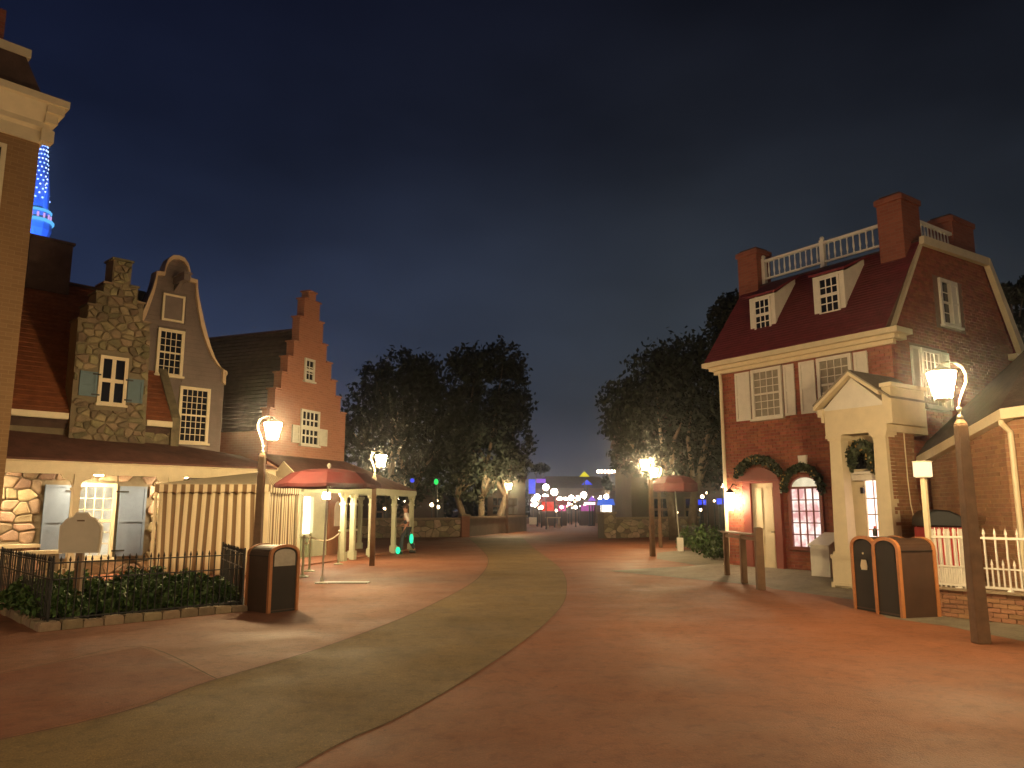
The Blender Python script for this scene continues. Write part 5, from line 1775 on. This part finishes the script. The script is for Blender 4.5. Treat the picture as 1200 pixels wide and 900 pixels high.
# ------------------------------------------------------------------ lit stalls and signs across the plaza
def stall(label, u0, u1, vt, vb, D, m_panel, m_roof, group=None, cat='stall'):
    a, b_ = P(u0, vt, D), P(u1, vb, D)
    w = b_.x - a.x
    t = thing('lit_stall', label, cat, (a.x, D, 0), 0, group)
    z1, z0 = a.z, max(.3, b_.z)
    MB().box(0, w, .1, 1.8, 0, z0).obj('counter', 'far_dark', t)
    MB().box(.04, w - .04, .6, .7, z0 + .002, z1).obj('panel', m_panel, t)
    MB().prism_x([(-.25, z1 + .002), (1.9, z1 + .002), (.9, z1 + .55)], -.15, w + .15).obj('awning', m_roof, t)
    for x in (.04, w - .04):
        MB().box(x - .04, x + .04, .0, .08, 0, z1).obj('post', 'far_dark', t)
    return t
stall('stall with a red glowing front left of the far plaza table', 634, 651, 588, 599, 78, 'glow_red', 'redcloth')
stall('stall with a deep pink glowing front right of the red one', 653.5, 664, 592, 599, 78, 'glow_pink', 'redcloth')
stall('stall with a wide magenta glowing front across the plaza', 680, 697, 592, 599, 78, 'glow_mag', 'far_dark')
stall('kiosk with a white lit window and blue glowing awning by the stone pillar', 704.5, 718.5, 592, 600, 66, 'lit_white', 'glow_blue2')
def panel_sign(label, u, v, wpx, hpx, D, m, cat='sign', shape=None):
    c = P(u, v, D)
    t = thing('lit_sign', label, cat, (c.x, D, 0))
    w, h = wpx * D / 912, hpx * D / 912
    if shape == 'round':
        MB().prism([(w / 2 * math.cos(i * PI / 6), c.z + h / 2 * math.sin(i * PI / 6)) for i in range(12)], 0, .15).obj('face', m, t)
    elif shape == 'tent':
        MB().prism([(-w / 2, c.z - h / 2), (w / 2, c.z - h / 2), (w * .2, c.z + h * .1), (0, c.z + h / 2), (-w * .25, c.z + h * .05)], 0, .15).obj('face', m, t)
    else:
        MB().box(-w / 2, w / 2, 0, .15, c.z - h / 2, c.z + h / 2).obj('face', m, t)
    MB().box(-.07, .07, .152, .3, 0, c.z).obj('pole', 'iron', t)
    MB().box(-.2, .2, .1, .4, 0, .12).obj('base', 'iron', t)
    return t
panel_sign('tall blue lit banner right of the taller left oak', 623.5, 570, 8, 17, 95, 'glow_blue')
panel_sign('short violet-blue lit banner next to the tall blue one', 634, 563.5, 11, 5, 97, 'glow_violet')
panel_sign('yellow-green lit patch on a pole above the far hall', 685, 555.5, 12, 6, 100, 'glow_yell', 'sign', 'tent')
panel_sign('deep blue lit patch under the yellow-green one', 688, 565, 13, 6, 101, 'glow_blue', 'sign', 'tent')
panel_sign('pale pink bar of light above the magenta stall', 691, 590, 13, 3, 76, 'glow_pale')
panel_sign('violet lit peak above the pale pink bar', 694, 584, 10, 6, 77, 'glow_violet', 'sign', 'tent')
panel_sign('small blue lit sign below the lamps left of the porch posts', 460.5, 599, 8, 9, 62, 'glow_blue')
panel_sign('small blue lit sign left of the small red umbrella pole', 751, 589, 6, 5, 62, 'glow_blue')
panel_sign('wide blue lit sign right of the small red umbrella pole', 821, 588.5, 13, 6, 50, 'glow_blue')
panel_sign('blue lit sign at the left edge of the brick house', 844.5, 587.5, 8, 7, 48, 'glow_blue')
panel_sign('small green light showing through the left oak', 511, 564.5, 5, 7, 47, 'glow_green', 'light', 'round')
panel_sign('tiny blue light showing through the left oak', 483, 563, 5, 5, 47, 'glow_blue', 'light', 'round')
mq = thing('marquee_sign', 'straight row of eight white bulbs above the far shop block', 'sign', (P(700, 552.5, 82).x, 82, 0))
z_ = P(700, 552.5, 82).z
for i in range(8):
    MB().ball((.1 + i * .36, 0, z_), .15, 8, 5).obj('bulb', 'bulb', mq)
MB().box(-.1, 2.8, .15, .3, z_ - .25, z_ + .2).box(1.2, 1.4, .3, .5, 0, z_).obj('board', 'far_dark', mq)
# globe lamps; the bright crowd of them over the plaza
def globe_lamp(u, v, D, r, label, m='bulb'):
    c = P(u, v, D)
    t = thing('globe_lamp', label, 'lamp post', (c.x, D, 0), 0, 'distant globe lamps')
    rr = r * .88 * D / 912
    MB().ball((0, 0, c.z), rr, 8, 6).obj('globe', m, t)
    MB().lathe([(.09, 0), (.05, .3), (.035, c.z - rr)], 6).obj('post', 'iron', t)
crowd = 'round white globe lamp in the bright crowd of lamps over the far plaza'
for u, v, D, r in ((639.7, 571, 64, 4.2), (649.5, 576.5, 70, 4.6), (639, 582.6, 80, 4.2), (629.5, 582.5, 74, 4), (626, 586, 86, 3.2), (656, 585.5, 88, 3.6), (662.5, 585.5, 92, 3.2), (669.5, 583.5, 84, 3.6), (684, 580, 80, 4), (677.5, 584, 92, 3),
                   (628, 590.5, 84, 2.6), (634.5, 594.5, 70, 2.2), (658, 594.2, 74, 2.0), (674.5, 594.3, 72, 2.2), (660, 589.5, 96, 2.6), (666, 590.5, 90, 2), (651, 590, 90, 2)):
    globe_lamp(u, v, D, r, crowd)
for i in range(60):
    u, v = R.uniform(622, 704), R.uniform(580, 599)
    D = R.uniform(76, 99)
    c = P(u, v, D)
    tt = thing('festoon_light', 'small coloured or warm bulb on a thin pole among the far plaza lights', 'light', (c.x, D, 0), 0, 'small bulbs over the far plaza')
    MB().ball((0, 0, c.z), R.uniform(.06, .13), 6, 4).obj('bulb', R.choice(['bulb_warm', 'bulb_warm', 'bulb_warm', 'bulb', 'glow_pale', 'glow_pink']), tt)
    MB().lathe([(.02, 0), (.012, c.z - .1)], 5).obj('pole', 'iron', tt)
globe_lamp(710.5, 582, 70, 3.2, 'globe lamp right above the blue kiosk awning')
globe_lamp(703, 585, 72, 2.6, 'globe lamp just left of the blue kiosk awning')
globe_lamp(737, 580, 66, 3.6, 'brighter lower globe lamp of two left of the small red umbrella')
globe_lamp(742.3, 573.5, 60, 2.6, 'smaller upper globe lamp of two left of the small red umbrella')
globe_lamp(846, 569, 44, 2.6, 'warm globe lamp close to the left edge of the brick house', 'bulb_warm')
globe_lamp(823, 582, 47, 2.4, 'warm globe lamp above the wide blue sign', 'bulb_warm')
globe_lamp(828.5, 577.5, 49.5, 1.6, 'tiny warm globe lamp up right of the wide blue sign', 'bulb_warm')
globe_lamp(837, 587, 48, 1.4, 'tiny warm globe lamp between the two blue signs', 'bulb_warm')
globe_lamp(821, 597.5, 46, 1.7, 'small warm globe lamp below the wide blue sign', 'bulb_warm')
globe_lamp(793.5, 600.5, 46, 1.4, 'tiny warm globe lamp beside the small red umbrella pole', 'bulb_warm')
globe_lamp(482, 586.7, 60, 3.2, 'globe lamp right above the striding person')
globe_lamp(475, 587.4, 61, 2.6, 'globe lamp close left of the one above the striding person')
globe_lamp(466.5, 586, 63, 3, 'globe lamp framed by the last two porch posts')
globe_lamp(460, 592.5, 60, 2.2, 'globe lamp over the small blue sign seen through the porch')
globe_lamp(450.5, 596.5, 58, 2.2, 'warm globe lamp low in the porch opening', 'bulb_warm')
globe_lamp(506, 591.5, 60, 2.6, 'warm globe lamp left of two under the left oak', 'bulb_warm')
globe_lamp(513.3, 594.2, 58, 2.4, 'warm globe lamp lower right of two under the left oak', 'bulb_warm')
globe_lamp(512, 586.5, 62, 1.6, 'tiny globe lamp above the pair under the left oak', 'bulb_warm')
# brightly uplit slim tree over the kiosk
bt = tree('slim_tree', 'slim brightly uplit tree above the blue kiosk', (P(711, 600, 74).x, 74, 0), 74, [(710, 562, 4.5), (713, 568, 4.5), (714, 573, 3), (708.5, 566, 3)], 900, .16, trunks=1)
uplight((P(711, 600, 72).x, 72.4, .004), (P(711, 566, 74).x, 74, 4.0), 3200, 'assumed uplight at the foot of the slim tree above the kiosk', (1, .86, .66), 40)
# sparse palms on the skyline
for u, v, r in ((627, 549, 5), (633, 548, 5)):
    pass
tree('slim_tree', 'small dark treetop on the skyline above the tall blue banner', (P(630, 600, 120).x, 120, 0), 120, [(627, 549, 5), (634, 548.5, 6), (640, 549, 4)], 500, .3)
tree('slim_tree', 'small dark tree on the skyline right of the marquee bulbs', (P(734, 600, 60).x, 60, 0), 60, [(733, 541, 8), (738, 550, 10), (728, 548, 6), (742, 560, 12)], 900, .22)
# table and box sign at the end of the walk
tb = thing('trestle_table', 'pale wooden trestle table at the far end of the walk', 'table', tuple(P(648, 600, 66).xy) + (0,), 0)
MB().box(-.65, .65, -.3, .3, .88, .96).obj('table_top', 'wood_pale', tb)
for x in (-.5, .5):
    MB().tube([(x - .12, -.25, 0), (x, -.2, .88)], .045, 5).obj('leg', 'wood_pale', tb)
    MB().tube([(x + .12, .25, 0), (x, .2, .88)], .045, 5).obj('leg', 'wood_pale', tb)
bs = thing('box_sign', 'small pale box sign on the ground at the right end of the grey parapet', 'sign', tuple(G(625, 616).xy) + (0,))
MB().box(-.42, .42, 0, .3, .12, .82).obj('board', 'cream', bs)
MB().box(-.36, -.28, .05, .25, 0, .12).box(.28, .36, .05, .25, 0, .12).obj('foot', 'iron', bs)

# ------------------------------------------------------------------ distant blue-lit spire
SD = 150
sx = P(44, 240, SD).x
sz = lambda v: P(44, v, SD).z
sp_ = thing('blue_spire', 'distant slender spire lit in blue with rows of bulbs behind the corner building', 'tower', (sx, SD, 0))
MB().lathe([(2.4, 0), (2.4, sz(283))], 12).obj('shaft', 'pale_stone', sp_)
MB().lathe([(2.2, sz(284)), (2.9, sz(270)), (2.9, sz(262))], 12).obj('corbel', 'pale_stone', sp_)
MB().lathe([(3.3, sz(262)), (3.3, sz(259))], 12).obj('gallery', 'spire_cyan', sp_)
MB().lathe([(2.5, sz(259) + .01), (2.5, sz(250))], 12).obj('drum', 'pale_stone', sp_)
MB().lathe([(2.75, sz(250) + .01), (2.75, sz(247.5))], 12).obj('gallery', 'spire_cyan', sp_)
MB().lathe([(2.25, sz(247.5) + .01), (2.05, sz(236)), (1.35, sz(200)), (.75, sz(172)), (.04, sz(146))], 12).obj('steeple', 'pale_stone', sp_)
MB().lathe([(2.1, sz(241)), (2.1, sz(239.5))], 12).obj('gallery', 'spire_cyan', sp_)
MB().lathe([(.55, sz(247)), (.55, sz(228)), (.05, sz(206))], 8, (2.2, -.8, 0)).obj('pinnacle', 'pale_stone', sp_)
for i in range(13):
    z = sz(234) + (sz(172) - sz(234)) * i / 12
    rr = 2.03 + (.76 - 2.03) * (i / 12) ** .9
    bb = MB()
    for k_ in range(10):
        a = 2 * PI * k_ / 10 + (i % 2) * PI / 10
        bb.ball((rr * math.cos(a), rr * math.sin(a), z), .2, 5, 3)
    bb.obj('bulb_ring', 'spire_pale' if i % 2 else 'spire_blue', sp_, kind='stuff')
bb = MB()
for k_ in range(14):
    a = 2 * PI * k_ / 14
    bb.box(2.55 * math.cos(a) - .14, 2.55 * math.cos(a) + .14, 2.55 * math.sin(a) - .14, 2.55 * math.sin(a) + .14, sz(257), sz(252))
bb.obj('lit_window', 'spire_pink', sp_)
bb = MB()
for k_ in range(4):
    bb.ball((2.2, -1.36 + .08 * k_, sz(228 - k_ * 5)), .17, 5, 3)
bb.obj('bulb', 'spire_pale', sp_)
for (x, y, z, e_, tz) in ((14, -22, 40, 26000, sz(262)), (-4, -26, 44, 16000, sz(225))):  # unseen floodlights, assumed from the blue light on the spire
    l = bpy.data.lights.new('assumed_blue_flood', 'SPOT')
    l.energy = e_ * 3.6
    l.color = (.03, .14, 1)
    l.spot_size = math.radians(50)
    l.shadow_soft_size = .5
    o = bpy.data.objects.new('assumed_blue_flood', l)
    col.objects.link(o)
    o.location = (sx + x, SD + y, z)
    d = Vector((sx, SD, tz)) - o.location
    o.rotation_euler = d.to_track_quat('-Z', 'Y').to_euler()
# ------------------------------------------------------------------ scattering volume added for lens-like bloom round the lamps
hz = MB().box(-135, 135, -40, 185, -1.0, 95).obj('bloom_volume', 'stone')
hm = bpy.data.materials.new('bloom_air')
hm.use_nodes = True
ht = hm.node_tree
ht.nodes.clear()
ho = ht.nodes.new('ShaderNodeOutputMaterial')
hv = ht.nodes.new('ShaderNodeVolumePrincipled')
hv.inputs['Color'].default_value = (.9, .9, .9, 1)
hv.inputs['Density'].default_value = .0011
hv.inputs['Anisotropy'].default_value = .97
ht.links.new(hv.outputs[0], ho.inputs['Volume'])
hz.data.materials[0] = hm
hz['kind'] = 'stuff'
tag(hz, 'thin scattering volume added over the whole plaza for glow round the lamps', 'bloom_volume')
